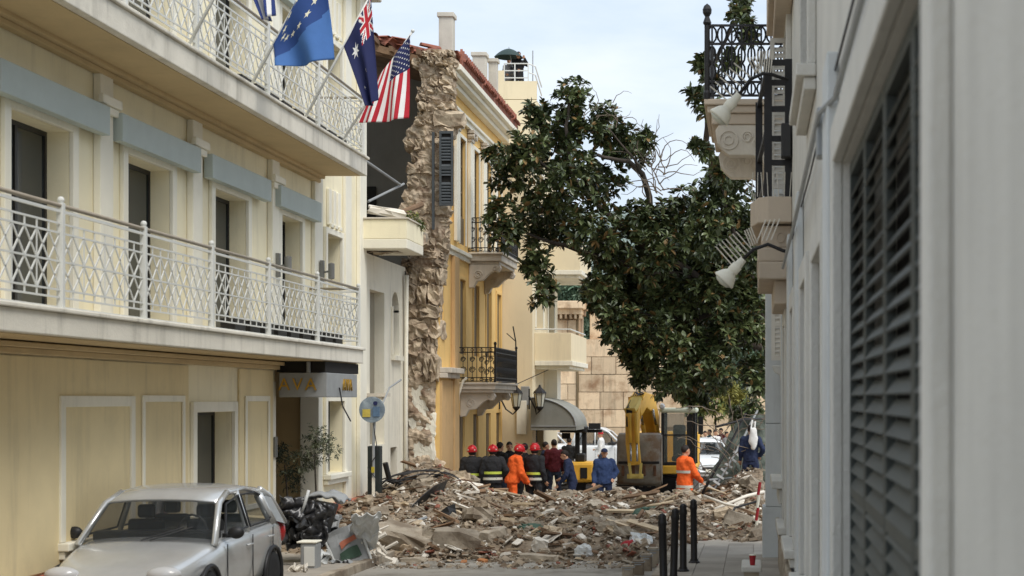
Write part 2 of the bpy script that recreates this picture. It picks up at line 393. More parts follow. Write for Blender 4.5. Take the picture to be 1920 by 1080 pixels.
    for a, b in ((25.75, 27.05), (21.4, 23.0)):
        mb = MB()
        for q in ((a, a + .09, 1.2, 3.05), (b - .09, b, 1.2, 3.05), (a + .092, b - .092, 2.96, 3.05), (a + .092, b - .092, 1.2, 1.29)): mb.box(HX + .032, HX + .06, *q)
        mb.build('panel_moulding', M['white'], T, bevel=.008)
    for q in ((.06, 30.4, 32.04), (.15, 32.06, 33.75), (.05, 12, 23.3)):
        mb = MB(); mb.box(HX + .003, HX + q[0], q[1], q[2], .1, .97); mb.build('plinth', M['plinth'], T, bevel=.01)
    # entrance recess
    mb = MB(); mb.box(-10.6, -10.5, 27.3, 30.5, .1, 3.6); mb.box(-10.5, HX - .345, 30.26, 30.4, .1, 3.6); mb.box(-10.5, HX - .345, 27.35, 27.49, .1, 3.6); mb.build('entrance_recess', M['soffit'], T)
    mb = MB(); mb.box(-10.4, -10.3, 27.55, 28.3, .2, 3.0); mb.box(-10.4, -10.3, 28.36, 29.1, .2, 3.0); mb.box(-10.4, -10.3, 27.5, 30.2, 3.02, 3.12); d = mb.build('entrance_door', M['darkframe'], T)
    mb = MB(); mb.box(-10.29, -10.28, 27.62, 28.24, .4, 2.9); mb.box(-10.29, -10.28, 28.42, 29.04, .4, 2.9); mb.build('pane', M['pane'], d)
    mb = MB(); mb.box(HX - .3, HX + .05, 30.1, 30.38, .3, 3.3); mb.build('door_jamb', M['white'], T, bevel=.01)
    mb = MB(); mb.box(HX - .3, HX + .02, 27.3, 27.5, .3, 3.3); mb.build('door_jamb', M['white'], T, bevel=.01)
    # balconies
    for zb, zt, yf in ((7.19, 7.5, 30.1), (3.66, 3.9, 29.8)):
        mb = MB(); mb.box(HX + .002, BX + .06, 12, yf, zb, zt); mb.box(HX + .002, BX + .1, 12, yf + .04, zt + .002, zt + .05); s = mb.build('balcony', M['slab'], T, bevel=.012)
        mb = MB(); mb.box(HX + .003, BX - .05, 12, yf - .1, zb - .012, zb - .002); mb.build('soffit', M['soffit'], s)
        posts = [13.4, 16.2, 18.6, 21.0, 24.1, 26.9, yf - .14] if zb > 5 else [14.1, 16.9, 19.2, 21.6, 24.15, 26.87, yf - .14]
        rl = MB(); rl.box(BX - .02, BX + .02, 12, yf - .16, zt + .05, zt + .075); r = rl.build('balustrade', M['rail'], s)
        lattice_rail(r, 12, yf - .14, zt + .05, posts)
        for k in range(9):
            y = yf - .8 - k * .7
            mb = MB(); mb.box(BX - .4, BX - .18, y - .24, y + .24, zt + .052, zt + .27); mb.build('planter', M['darkframe'], s, bevel=.01)
    # soffit opening over the entrance
    mb = MB(); mb.box(HX + .05, BX - .02, 27.45, 29.75, 3.46, 3.645); mb.build('lamp_box', M['dark'], T); mb = MB(); mb.tube([(BX - .3, 27.42, 3.45), (BX - .3, 27.42, 3.64)], .035, 8); mb.build('rod', M['greymetal'], T)
    # wall lamps
    for y, z in ((27.25, 5.28), (30.05, 5.4)):
        mb = MB(); mb.box(HX + .1, HX + .16, y - .05, y + .05, z - .2, z + .2); mb.tube([(HX + .15, y, z - .02), (HX + .3, y, z)], .02, 6); mb.lathe([(.0, -.16), (.06, -.14), (.06, .14), (0, .16)], (HX + .3, y, z), 10); mb.build('wall_lamp', M['alu'], T)
    # doorplate beside the entrance
    mb = MB(); mb.box(HX + .032, HX + .06, 27.32, 27.46, 2.0, 2.35); mb.build('name_plate', M['alu'], T)
    return T
HOTEL = build_hotel()
def letters(txt, size, place, parent, mat_, name='lettering', ext=.012):
    cu = bpy.data.curves.new('txt', 'FONT'); cu.body = txt; cu.size = size; cu.extrude = ext; cu.align_x = 'CENTER'; cu.align_y = 'CENTER'; cu.space_character = 1.25
    o = bpy.data.objects.new('txt', cu); COL.objects.link(o); dg = bpy.context.evaluated_depsgraph_get(); dg.update()
    me = bpy.data.meshes.new_from_object(o.evaluated_get(dg)); bpy.data.objects.remove(o)
    me.transform(place); me.materials.clear(); me.materials.append(mat_); r = link(name, me, parent); return r
def build_sign():
    T = thing('hotel_sign', 'grey box sign with gold AVA letters under the lower hotel balcony', 'sign', (-7.7, 28, 3.2))
    mb = MB(); mb.box(HX + .1, BX + .02, 27.4, 29.5, 3.03, 3.45); mb.build('panel', M['greymetal'], T, bevel=.01)
    letters('AVA', .3, Matrix.Translation((-7.78, 27.385, 3.24)) @ Matrix.Rotation(R(90), 4, 'X'), T, M['gold'])
    letters('AVA', .3, Matrix.Translation((BX + .034, 28.75, 3.24)) @ Matrix.Rotation(R(90), 4, 'Z') @ Matrix.Rotation(R(90), 4, 'X'), T, M['gold'])
    mb = MB(); mb.tube([(BX + .03, 28.2, 3.2), (BX + .08, 28.2, 2.9), (BX + .02, 28.5, 2.85), (BX + .05, 28.9, 2.6)], .012, 6); mb.build('cable', M['iron'], T)
build_sign()
# ------------------------------------------------------------------ irregular solids
def chunk_mesh(name, seed, size, mat_, jit=.22, sub=1, flat=0):
    """an irregular broken stone: a box cut into a 3x3x3 shell and knocked about"""
    rnd = random.Random(seed); n = 2 + sub; vs = {}; mb = MB()
    def vid(i, j, k):
        if (i, j, k) in vs: return vs[i, j, k]
        p = Vector((i / n - .5, j / n - .5, k / n - .5)) * 2
        q = p.copy(); l = max(abs(p.x), abs(p.y), abs(p.z)); r = p.length
        q = p * (1 - .32 * max(0, r - l) / max(r, .01))
        q += Vector((rnd.uniform(-jit, jit), rnd.uniform(-jit, jit), rnd.uniform(-jit, jit) * (1 - flat)))
        mb.v.append((q.x * size[0] / 2, q.y * size[1] / 2, q.z * size[2] / 2)); vs[i, j, k] = len(mb.v) - 1; return vs[i, j, k]
    for ax in range(3):
        for side in (0, n):
            for a in range(n):
                for b in range(n):
                    def c(u, v):
                        t = [0, 0, 0]; t[ax] = side; t[(ax + 1) % 3] = u; t[(ax + 2) % 3] = v; return vid(*t)
                    f = (c(a, b), c(a + 1, b), c(a + 1, b + 1), c(a, b + 1)); mb.f.append(f if side else f[::-1]); mb.m.append(0)
    return mb.mesh(name, mat_)
def ironpanel(mb, P, L, H, kind=0):
    """wrought iron: scrolls, uprights and rails on a plane P(q, z)"""
    t = .018; n = max(2, int(round(L / .23))); st = L / n
    for z in (.03, .12, H - .12, H): mb.bar(P(0, z), P(L, z), t * 1.3, t * 1.3)
    for i in range(n * 2 + 1): mb.bar(P(i * st / 2, .03), P(i * st / 2, H), t * .8, t)
    for i in range(n):
        c = (i + .5) * st
        for zc, rr in ((H * .36, st * .36), (H * .66, st * .3)):
            pts = []
            for k in range(15):
                a = k / 14 * math.pi * 3.2; r = rr * (1 - .6 * k / 14); pts.append(P(c + r * math.cos(a), zc + r * math.sin(a)))
            mb.tube(pts, .011, 4)
        for zc in (.075, H - .06):
            pts = [P(c + .04 * math.cos(a * math.pi / 4), zc + .035 * math.sin(a * math.pi / 4)) for a in range(9)]; mb.tube(pts, .009, 4)
def iron_balcony(parent, Xw, Xo, y0, y1, zt, H=.9, slab=.17, brk=(), mat_='marble', scroll=True):
    mb = MB(); mb.box(Xw + .002, Xo, y0, y1, zt - slab, zt); mb.box(Xw + .002, Xo + .05, y0 - .05, y1 + .05, zt + .002, zt + .06)
    mb.box(Xw + .002, Xo - .06, y0 + .06, y1 - .06, zt - slab - .08, zt - slab - .002); s = mb.build('balcony', M[mat_], parent, bevel=.015)
    mb = MB(); z = zt + .06
    for P, L in ((lambda q, h: Vector((Xw + q, y0, z + h)), Xo - Xw), (lambda q, h: Vector((Xo, y0 + q, z + h)), y1 - y0), (lambda q, h: Vector((Xw + q, y1, z + h)), Xo - Xw)): ironpanel(mb, P, L, H)
    mb.build('ironwork', M['iron'], s, kind='stuff')
    for x, y in ((Xo, y0), (Xo, y1)):
        mb = MB(); mb.box(x - .025, x + .025, y - .025, y + .025, z, z + H + .06); mb.ell((x, y, z + H + .1), (.04, .04, .05), 8, 6); mb.build('post', M['iron'], s)
    w = Xo - Xw
    for y in brk:
        prof = [(0, 0), (w * .92, 0), (w * .97, -.09), (w * .9, -.2), (w * .74, -.18), (w * .62, -.24), (w * .42, -.42), (w * .24, -.44), (w * .14, -.6), (0, -.62)]
        mb = MB(); mb.prism(prof, lambda a, b, c: (Xw + .003 + a, c, zt - slab - .083 + b), y, y + .2)
        b = mb.build('bracket', M[mat_], s, bevel=.015)
        for cx, cz, r in ((w * .8, -.1, .075), (w * .28, -.27, .12)):
            pts = []
            for k in range(18):
                a = k / 17 * math.pi * 3.6; rr = r * (1 - .75 * k / 17); pts.append((Xw + cx + rr * math.cos(a), y - .004, zt - slab - .083 + cz + rr * math.sin(a)))
            mb = MB(); mb.tube(pts, .016, 5); mb.build('scroll', M[mat_], b)
    return s

# ------------------------------------------------------------------ low white house between hotel and torn wall
def build_white_house():
    T = thing('white_house', 'stained white house front with solid balcony parapet under rubble, beside the hotel', 'building', (HX, 35.7, .2))
    dr = (34.25, 35.6, 2.0, 5.35); ar = (36.35, 37.1, 4.0, 5.45); gd = (36.2, 36.85, .2, 1.9)
    facade(MB(), HX + .02, 33.75, 37.75, 0, 6.1, [dr, ar, gd], .3).build('wall', M['offwhite'], T)
    # arch head closed to a round top
    poly = [(36.35, 5.45), (36.35, 5.0)] + [(36.725 - .375 * math.cos(a * math.pi / 10), 5.05 + .4 * math.sin(a * math.pi / 10)) for a in range(11)] + [(37.1, 5.0), (37.1, 5.45)]
    mb = MB(); mb.prism(poly, lambda a, b, c: (c, a, b), HX - .2, HX + .01); mb.build('arch_head', M['offwhite'], T)
    window(T, HX, ar, 'darkframe', .24, 1); mb = MB(); mb.box(HX + .022, HX + .06, 36.25, 36.33, 4.0, 5.1); mb.box(HX + .022, HX + .12, 36.25, 37.2, 3.88, 3.99); mb.build('window_sill', M['offwhite'], T)
    mb = MB(); mb.box(HX - .25, HX - .2, dr[0], dr[1], dr[2], dr[3]); d = mb.build('door', mat('grey_door', s2l(150, 142, 124), .8, .1, 1, .1, streak=.3), T)
    mb = MB(); mb.box(HX - .19, HX - .15, 34.35, 34.42, 3.4, 3.5); mb.build('handle', M['iron'], d)
    mb = MB(); mb.box(HX - .25, HX - .2, gd[0], gd[1], gd[2], gd[3]); mb.build('door', M['shutterbrown'], T)
    # parapet balcony, near end faces the camera
    mb = MB(); mb.box(HX + .03, -7.2, 33.4, 35.05, 6.14, 6.34); s = mb.build('balcony', M['offwhite'], T, bevel=.015)
    mb = MB(); mb.box(HX + .03, -7.202, 33.402, 33.55, 6.342, 6.75); mb.box(-7.35, -7.202, 33.552, 35.05, 6.342, 6.75); mb.build('parapet', M['cream'], s, bevel=.012)
    mb = MB(); mb.box(HX + .02, -7.17, 33.37, 33.58, 6.752, 6.79); mb.box(-7.38, -7.17, 33.582, 35.08, 6.752, 6.79); mb.build('coping', M['marble'], s, bevel=.01)
    mb = MB(); mb.box(-13, HX - .29, 33.75, 37.75, 5.9, 6.09); mb.build('roof_slab', M['concrete'], T)
    mb = MB(); mb.tube([(HX + .09, 37.5, .2), (HX + .09, 37.5, 3), (HX + .12, 37.45, 5.9)], .045, 8); mb.build('drainpipe', M['offwhite'], T, smooth=True)
    mb = MB(); mb.tube([(HX + .05, 37.62, 1.0), (HX + .1, 37.6, 4.2), (HX + .06, 37.55, 6.0)], .018, 6); mb.build('cable', M['iron'], T)
    mb = MB(); mb.box(HX + .02, HX + .45, 33.9, 34.3, 3.05, 3.12); mb.box(HX + .02, HX + .35, 33.95, 34.25, 2.98, 3.048); mb.build('ledge', M['marble'], T)
build_white_house()

# ------------------------------------------------------------------ yellow house with torn end
YX = -7.43; Y0 = 37.9; Y1 = 47.6
def build_yellow():
    T = thing('yellow_house', 'yellow neoclassical house with torn open end wall, tiled roof and iron balconies', 'building', (YX, 42, .1))
    wc = [41.0, 43.05, 45.1, 46.9]
    up = [(c - .42, c + .42, 6.95, 9.65) for c in wc]; mid = [(c - .4, c + .4, 4.15, 6.05) for c in wc]; low = [(c - .4, c + .4, .15, 2.6) for c in wc]
    sm = (38.15, 38.6, 4.85, 6.1); sl = (38.5, 39.1, .2, 3.0)
    holes = up + mid + low + [sm, sl]
    facade(MB(), YX, Y0, Y1, 0, 9.05, [h for h in holes], .3)
    mb = facade(MB(), YX, 39.9, Y1, 0, 10.75, [h for h in holes if h[0] > 39], .32); mb.build('wall', M['ylw'], T)
    mb = facade(MB(), YX, 38.05, 39.897, 0, 7.4, [sm, sl], .32); mb.build('wall', M['ylw'], T)
    # sliver of wall kept above the tear
    mb = MB(); mb.box(YX - .3, YX - .002, 38.3, 39.895, 9.3, 10.74); mb.build('wall', M['ylw'], T)
    mb = MB(); mb.box(-14, YX - .33, Y1 - .3, Y1, 0, 10.7); mb.build('gable_wall', M['ylw2'], T)
    for h in mid + low:
        mb = MB(); mb.box(YX - .09, YX - .05, h[0] + .02, h[1] - .02, h[2], h[3] - .02); w = mb.build('shutter', M['shutterbrown'], T)
        q = MB(); ym = (h[0] + h[1]) / 2; q.box(YX - .05, YX - .035, ym - .03, ym + .03, h[2] + .01, h[3] - .03); q.build('meeting_rail', M['shutterbrown'], w)
    for h in up:
        window(T, YX, (h[0], h[1], 7.65, h[3]), 'shutterbrown', .06, 2, nh=3)
        mb = MB(); mb.box(YX - .1, YX - .03, h[0], h[1], h[2], 7.648); mb.build('shutter', M['shutterbrown'], T)
    mb = MB(); mb.box(YX - .08, YX - .05, *sm); mb.build('shutter', M['shutterbrown'], T); mb = MB(); mb.box(YX - .08, YX - .05, *sl); mb.build('door', M['shutterbrown'], T)
    for h in up: surround(T, YX, h, .1, .04)
    for h in mid: surround(T, YX, h, .1, .03, 'ylw')
    # white pilasters with capitals on the top floor
    for y in (40.05, 42.0, 44.05, 46.05):
        mb = MB(); mb.box(YX + .003, YX + .09, y - .2, y + .2, 6.95, 9.72); p = mb.build('pilaster', M['white'], T, bevel=.012)
        mb = MB(); mb.box(YX + .002, YX + .12, y - .23, y + .23, 9.722, 9.8); mb.box(YX + .002, YX + .19, y - .28, y + .28, 9.93, 10.02)
        for sy in (-1, 1): mb.lathe([(.0, -.09), (.075, -.09), (.075, .09), (0, .09)], (YX + .1, y + sy * .2, 9.86), 10, 'x')
        mb.build('capital', M['marble'], p, bevel=.01)
    # frieze, string courses, big cornice
    mb = MB(); mb.box(YX + .003, YX + .1, 39.0, Y1, 10.03, 10.16); mb.box(YX + .003, YX + .16, 39.0, Y1, 10.162, 10.24); mb.build('architrave', M['white'], T, bevel=.01)
    mb = MB(); mb.box(YX + .003, YX + .2, 38.4, Y1, 10.62, 10.74); mb.box(YX - .3, YX + .36, 38.2, Y1 + .05, 10.742, 10.86); mb.box(YX - .3, YX + .48, 38.2, Y1 + .1, 10.862, 11.0); mb.build('cornice', M['white'], T, bevel=.015)
    mb = MB(); mb.box(YX + .003, YX + .12, 38.1, 41.84, 6.66, 6.76); mb.box(YX + .003, YX + .07, 38.1, 41.84, 6.54, 6.658); mb.build('string_course', M['white'], T, bevel=.01); mb = MB(); mb.box(YX + .003, YX + .12, 44.8, Y1, 6.66, 6.76); mb.build('string_course', M['white'], T, bevel=.01)
    mb = MB(); mb.box(YX + .003, YX + .1, 39.5, 40.1, .1, 6.53); mb.build('pilaster', M['ylw2'], T, bevel=.01)
    mb = MB(); mb.box(YX + .003, YX + .06, 38.06, 39.48, .1, 3.45); mb.build('ochre_panel', M['ylw2'], T)
    mb = MB(); mb.box(YX + .002, YX + .3, 38.0, 39.7, 3.62, 3.75); mb.box(YX + .002, YX + .2, 38.0, 39.65, 3.5, 3.618); mb.build('ledge', M['marble'], T, bevel=.015)
    iron_balcony(T, YX, -6.56, 41.9, 44.7, 6.78, .9, brk=(41.95, 44.4))
    iron_balcony(T, YX, -6.5, 40.5, 44.1, 3.36, .88, .12, brk=(40.7, 43.2))
    # roof: near slope to the street, red tiles along the eave
    def zr(x): return 11.02 + (YX + .5 - x) * .26
    mb = MB(); x0, x1, ya = -13.5, YX + .46, 38.6
    mb.add([(x1, ya, zr(x1)), (x1, Y1 + .1, zr(x1)), (x0, Y1 + .1, zr(x0)), (x0, ya + .3, zr(x0)), (x1, ya, zr(x1) + .09), (x1, Y1 + .1, zr(x1) + .09), (x0, Y1 + .1, zr(x0) + .09), (x0, ya + .3, zr(x0) + .09)], [(0, 3, 2, 1), (4, 5, 6, 7), (0, 1, 5, 4), (1, 2, 6, 5), (2, 3, 7, 6), (3, 0, 4, 7)])
    roof = mb.build('roof', M['timber'], T)
    # barrel tiles: courses near the eave and torn edge as single pieces
    half = [(.085 * math.cos(math.pi * k / 6), .075 * math.sin(math.pi * k / 6)) for k in range(7)]
    tm = MB(); tm.v = [(-.22, a, b) for a, b in half] + [(.22, a * 1.12, b * 1.12) for a, b in half]; tm.f = [(i, i + 1, i + 8, i + 7) for i in range(6)] + [tuple(range(7))[::-1]]; tm.m = [0] * 7
    tmesh = tm.mesh('roof_tile', M['tile'])
    for r in range(5):
        for k in range(47):
            y = 38.65 + k * .193; x = YX + .32 - r * .4
            if r > 1 and k > 12: continue
            if random.random() < .04: continue
            o = link('roof_tile', tmesh, roof); o.location = (x, y + random.uniform(-.012, .012), zr(x) + .1 + random.uniform(0, .015)); o.rotation_euler = (0, math.atan(.26) + random.uniform(-.03, .03), random.uniform(-.05, .05))
    am = MB(); am.prism([(-.08, 0), (.08, 0), (.095, .14), (.06, .28), (0, .42), (-.06, .28), (-.095, .14)], lambda a, b, c: (c, a, b), -.03, .03); amesh = am.mesh('antefix', M['tile'])
    for k in range(38):
        o = link('antefix', amesh, roof); o.location = (YX + .44, 38.5 + k * .238, 11.0)
        if random.random() < .12: o.rotation_euler = (random.uniform(-.4, .4), 0, 0)
    # torn gable end: rafters, broken battens, loose tiles
    for k in range(12):
        x = -11.9 + k * .37; L = random.uniform(.3, 1.2)
        mb = MB(); mb.bar((x, 38.6 - L, zr(x) - .05 + random.uniform(-.1, .06)), (x, 39.4, zr(x) - .06), .08, .12); mb.build('purlin', M['timber'], roof)
    for yy in (38.2, 38.75):
        mb = MB(); mb.bar((-13, yy, zr(-13) - .17), (YX + .2, yy + .1, zr(YX + .2) - .17), .12, .16); mb.build('rafter', M['timber'], roof)
    for k in range(60):
        x = random.uniform(-11.9, YX + .3); o = link('roof_tile', tmesh, roof); o.location = (x, 38.3 + random.uniform(-.25, .4), zr(x) + random.uniform(-.02, .16)); o.rotation_euler = (random.uniform(-.7, .5), random.uniform(-.3, .7), random.uniform(-1, 1))
    # room seen through the torn end
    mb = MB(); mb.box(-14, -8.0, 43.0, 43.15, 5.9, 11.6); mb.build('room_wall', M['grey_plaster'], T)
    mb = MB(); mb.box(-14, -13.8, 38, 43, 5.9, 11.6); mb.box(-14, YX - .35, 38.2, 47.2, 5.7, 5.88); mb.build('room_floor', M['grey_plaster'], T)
    p = W(690, 338, 42.9); mb = MB(); mb.box(p.x - .6, p.x + .2, 42.93, 42.99, 5.9, 8.7); mb.build('room_door', M['dark'], T)
    mb = MB(); mb.box(-14, -8.3, 38.45, 38.75, 10.35, 10.62); mb.build('lintel_beam', M['timber'], T)
    # the torn wall, stone by stone
    rows = [(92, 792, 850), (112, 772, 852), (135, 782, 850), (160, 786, 848), (190, 786, 846), (212, 788, 858), (240, 762, 852), (270, 757, 832), (300, 776, 834), (330, 760, 836), (360, 757, 836), (385, 750, 836), (410, 765, 836), (440, 770, 836), (470, 760, 836), (500, 757, 828), (530, 757, 824), (600, 757, 822), (680, 756, 820), (760, 755, 818), (830, 757, 815), (905, 757, 812), (1000, 757, 812)]
    def lim(y):
        for a, b in zip(rows[:-1], rows[1:]):
            if a[0] <= y <= b[0]:
                t = (y - a[0]) / (b[0] - a[0]); return a[1] + (b[1] - a[1]) * t, a[2] + (b[2] - a[2]) * t
        return rows[-1][1:]
    wallm = MB(); k = 0
    pr = []
    for q in [(-1, rows[0])] + list(enumerate(rows)): pass
    L = [W(r[1] + 7, r[0], Y0) for r in rows]; Rr = [W(r[2] - 4, r[0], Y0) for r in rows]
    for i in range(len(rows) - 1):
        a, b, c, d = L[i], Rr[i], L[i + 1], Rr[i + 1]
        vs = []
        for yy in (Y0 + .12, Y0 + .75):
            for p in (a, b, d, c): vs.append((p.x, yy, max(p.z, 0)))
        wallm.add(vs, [(0, 3, 2, 1), (4, 5, 6, 7), (0, 1, 5, 4), (1, 2, 6, 5), (2, 3, 7, 6), (3, 0, 4, 7)])
    def face(u, v):
        py = 92 + 810 * v; a, b = lim(py); p = W(a + 3 + (b - a - 6) * u, py, Y0); q = Vector((p.x * 3.1, p.z * 3.1, 0)); e = min(1, 8 * u, 8 * (1 - u))
        return (p.x, Y0 + .02 + .12 * noise.noise(q) + .06 * noise.noise(q * 3.3) + .12 * (1 - e), p.z)
    wallm.grid(face, 26, 240)
    core = wallm.build('torn_wall', M['mortar'], T)
    variants = [chunk_mesh('stone', 100 + i, (1, 1, 1), M['stone'], .2, 2) for i in range(9)]
    y = 96
    while y < 700:
        h = (random.uniform(9, 18) if y < 235 else random.uniform(11, 26)) if y < 500 else random.uniform(26, 52)
        a, b = lim(y + h / 2); x = a + random.uniform(-9, 7)
        while x < b - 4:
            w = min(random.uniform(10, 24) if y < 235 else random.uniform(12, 38), b - x + 6)
            if b - (x + w) < 10: w = b - x + random.uniform(-3, 4)
            p = W(x + w / 2, y + h / 2, Y0); o = link('stone', random.choice(variants), core); sc = Y0 / FPX
            o.location = (p.x, Y0 + .27 + random.uniform(-.1, .12), p.z); o.scale = (w * sc * 1.04, random.uniform(.55, .75), h * sc * 1.06)
            o.rotation_euler = (random.uniform(-.09, .09), random.uniform(-.1, .1) + random.choice((0, math.pi)), random.uniform(-.12, .12) + random.choice((0, math.pi)))
            x += w + 1
        y += h + 1
    # plaster left on the lower wall, peeling
    for i in range(22):
        px = random.uniform(764, 806); py = random.uniform(690, 900); p = W(px, py, Y0)
        o = link('plaster_patch', chunk_mesh('plaster_patch', 300 + i, (random.uniform(.2, .5), .12, random.uniform(.3, .9)), M['offwhite'], .25, 2), core); o.location = (p.x, Y0 + .1, p.z); o.rotation_euler = (0, random.uniform(-.2, .2), 0)
    p = W(842, 222, Y0); o = link('stone', chunk_mesh('stone', 77, (.75, .6, .42), M['stone'], .16, 1), core); o.location = (p.x - .05, Y0 + .2, p.z)
    # shutter left hanging on the broken edge
    a = W(824, 246, 37.7); b = W(850, 386, 37.7)
    mb = MB(); ww = b.x - a.x; hh = a.z - b.z
    for q in ((a.x, a.x + .05, b.z, a.z), (b.x - .05, b.x, b.z, a.z), (a.x + .051, b.x - .051, b.z, b.z + .06), (a.x + .051, b.x - .051, a.z - .06, a.z), (a.x + .051, b.x - .051, (a.z + b.z) / 2 - .03, (a.z + b.z) / 2 + .03)): mb.box(q[0], q[1], 37.66, 37.71, q[2], q[3])
    sh = mb.build('shutter', M['shutterdark'], T); mb = MB(); mb.box(a.x + .03, b.x - .03, 37.715, 37.725, b.z + .03, a.z - .03); mb.build('backing', M['dark'], sh)
    n = 22
    for k in range(n):
        if k in (7, 8, 13): continue
        z = b.z + .1 + k * (hh - .2) / n
        if abs(z - (a.z + b.z) / 2) < .05: continue
        mb = MB(); mb.obox(((a.x + b.x) / 2, 37.685, z), (ww - .1, .012, .07), Matrix.Rotation(R(-30), 3, 'X')); mb.build('slat', M['shutterdark'], sh)
    # second, narrower leaf behind
    mb = MB(); p = W(812, 300, 37.75); mb.box(p.x - .03, p.x + .03, 37.75, 37.8, 7.0, 9.3); mb.build('window_post', M['shutterdark'], T)
build_yellow()
def build_chimneys():
    for lab, px, w, y0, y1, Y in (('tall pale chimney standing on the torn end of the tiled roof', 838, 30, 26, 130, 40.5), ('short pale chimney behind the red eave tiles', 900, 28, 100, 190, 46.5)):
        p = W(px, y0, Y); hw = w * Y / FPX / 2; b = W(px, y1, Y).z
        T = thing('chimney', lab, 'chimney', (p.x, Y, b))
        mb = MB(); mb.box(p.x - hw * .86, p.x + hw * .86, Y - hw * .9, Y + hw * .9, b - .6, p.z - .12); mb.build('stack', M['chimney'], T, bevel=.015)
        mb = MB(); mb.box(p.x - hw * 1.05, p.x + hw * 1.05, Y - hw * 1.1, Y + hw * 1.1, p.z - .118, p.z); mb.build('cap', M['chimney'], T, bevel=.015)
        if px == 900:
            mb = MB(); q = W(925, 118, Y + .5); mb.box(q.x - .12, q.x + .12, Y + .35, Y + .65, q.z - 1.2, q.z); mb.box(q.x - .16, q.x + .16, Y + .3, Y + .7, q.z + .002, q.z + .1); mb.build('flue', M['chimney'], T)
build_chimneys()

# ------------------------------------------------------------------ beige corner house beyond
def build_beige():
    X = -6.54; ya, yb = 47.65, 53.8
    T = thing('beige_house', 'beige plastered corner house with white bays and solid balconies past the yellow house', 'building', (X, 50, 0))
    wins = [(48.3, 50.0, 5.15, 6.75), (48.3, 50.0, 8.4, 9.9), (51.2, 52.8, 5.0, 6.75), (48.4, 50.2, .2, 2.7)]
    facade(MB(), X, ya, yb, 0, 10.4, wins, .3).build('wall', M['beige'], T)
    mb = MB(); mb.box(-15, X - .301, ya, ya + .3, 0, 10.39); mb.build('end_wall', M['beige'], T); mb = MB(); mb.box(-15, X - .301, yb - .3, yb, 0, 10.39); mb.build('end_wall', M['beige'], T)
    mb = MB(); mb.box(-15, X + .15, ya - .05, yb + .1, 10.4, 10.62); mb.build('roof_slab', M['beige'], T, bevel=.02)
    for h in wins[:3]: window(T, X, h, 'alu', .2, 2)
    for h in wins[:3]: surround(T, X, h, .12, .04)
    mb = MB(); mb.box(X - .25, X - .2, *wins[3]); mb.build('door', M['dark'], T)
    for zt, y0, y1, w in ((5.05, 48.1, 52.6, 1.15), (7.95, 50.2, 53.6, 1.2)):
        mb = MB(); mb.box(X + .003, X + w, y0, y1, zt - 1.05, zt - .9); mb.box(X + .003, X + w - .1, y0 + .1, y1 - .1, zt - 1.15, zt - 1.052); s = mb.build('balcony', M['offwhite'], T, bevel=.015)
        mb = MB(); mb.box(X + .003, X + w - .05, y0 + .03, y0 + .15, zt - .898, zt - .06); mb.box(X + w - .17, X + w - .05, y0 + .152, y1 - .03, zt - .898, zt - .06); mb.build('parapet', M['beige'], s, bevel=.012)
        mb = MB(); mb.tube([(X, y0 + .08, zt + .05), (X + w - .1, y0 + .08, zt + .05), (X + w - .1, y1, zt + .05)], .025, 6); mb.build('handrail', M['rail'], s)
    # white bay corner with slits at first floor level
    p0 = W(1020, 690, 50.5); mb = MB(); mb.box(X + .003, X + .42, 50.3, 51.2, 2.95, 4.0); w = mb.build('white_bay', M['white'], T, bevel=.012)
    # rooftop penthouse block with railing
    a = W(922, 132, 56); b = W(1006, 132, 56)
    zp = W(0, 152, 56).z; mb = MB(); mb.box(a.x, b.x, 56, 60, 7.3, W(0, 192, 56.6).z - .02); q = mb.build('penthouse', M['beige'], T, bevel=.02)
    mb = MB(); mb.box(a.x, W(945, 0, 56).x, 56.002, 56.2, W(0, 192, 56.6).z, a.z); mb.box(W(945, 0, 56).x + .003, b.x, 56.002, 56.15, W(0, 192, 56.6).z, zp); mb.build('parapet', M['beige'], T)
    z = a.z + .1; r = MB(); xs = [W(945, 0, 56).x, W(965, 0, 56).x, W(990, 0, 56).x]
    zt_ = a.z + .25
    for x in xs: r.bar((x, 56.05, a.z - .5), (x, 56.05, zt_), .04)
    for dz in (0, -.25, -.5): r.bar((xs[0], 56.05, zt_ + dz), (xs[-1], 56.05, zt_ + dz), .035)
    e = W(1020, 170, 57)
    for dz in (0, -.3): r.tube([(xs[-1], 56.05, zt_ + dz), (xs[-1] + .25, 56.05, zt_ - .1 + dz), (e.x, 56.4, e.z + dz)], .025, 6)
    r.build('railing', M['rail'], T, kind='stuff')
    mb = MB(); m = W(999, 95, 56.5); mb.tube([(m.x, 56.5, 10.5), (m.x, 56.5, m.z)], .02, 6); mb.build('aerial', M['greymetal'], T)
    # stair block slope to the right
    return T
build_beige()
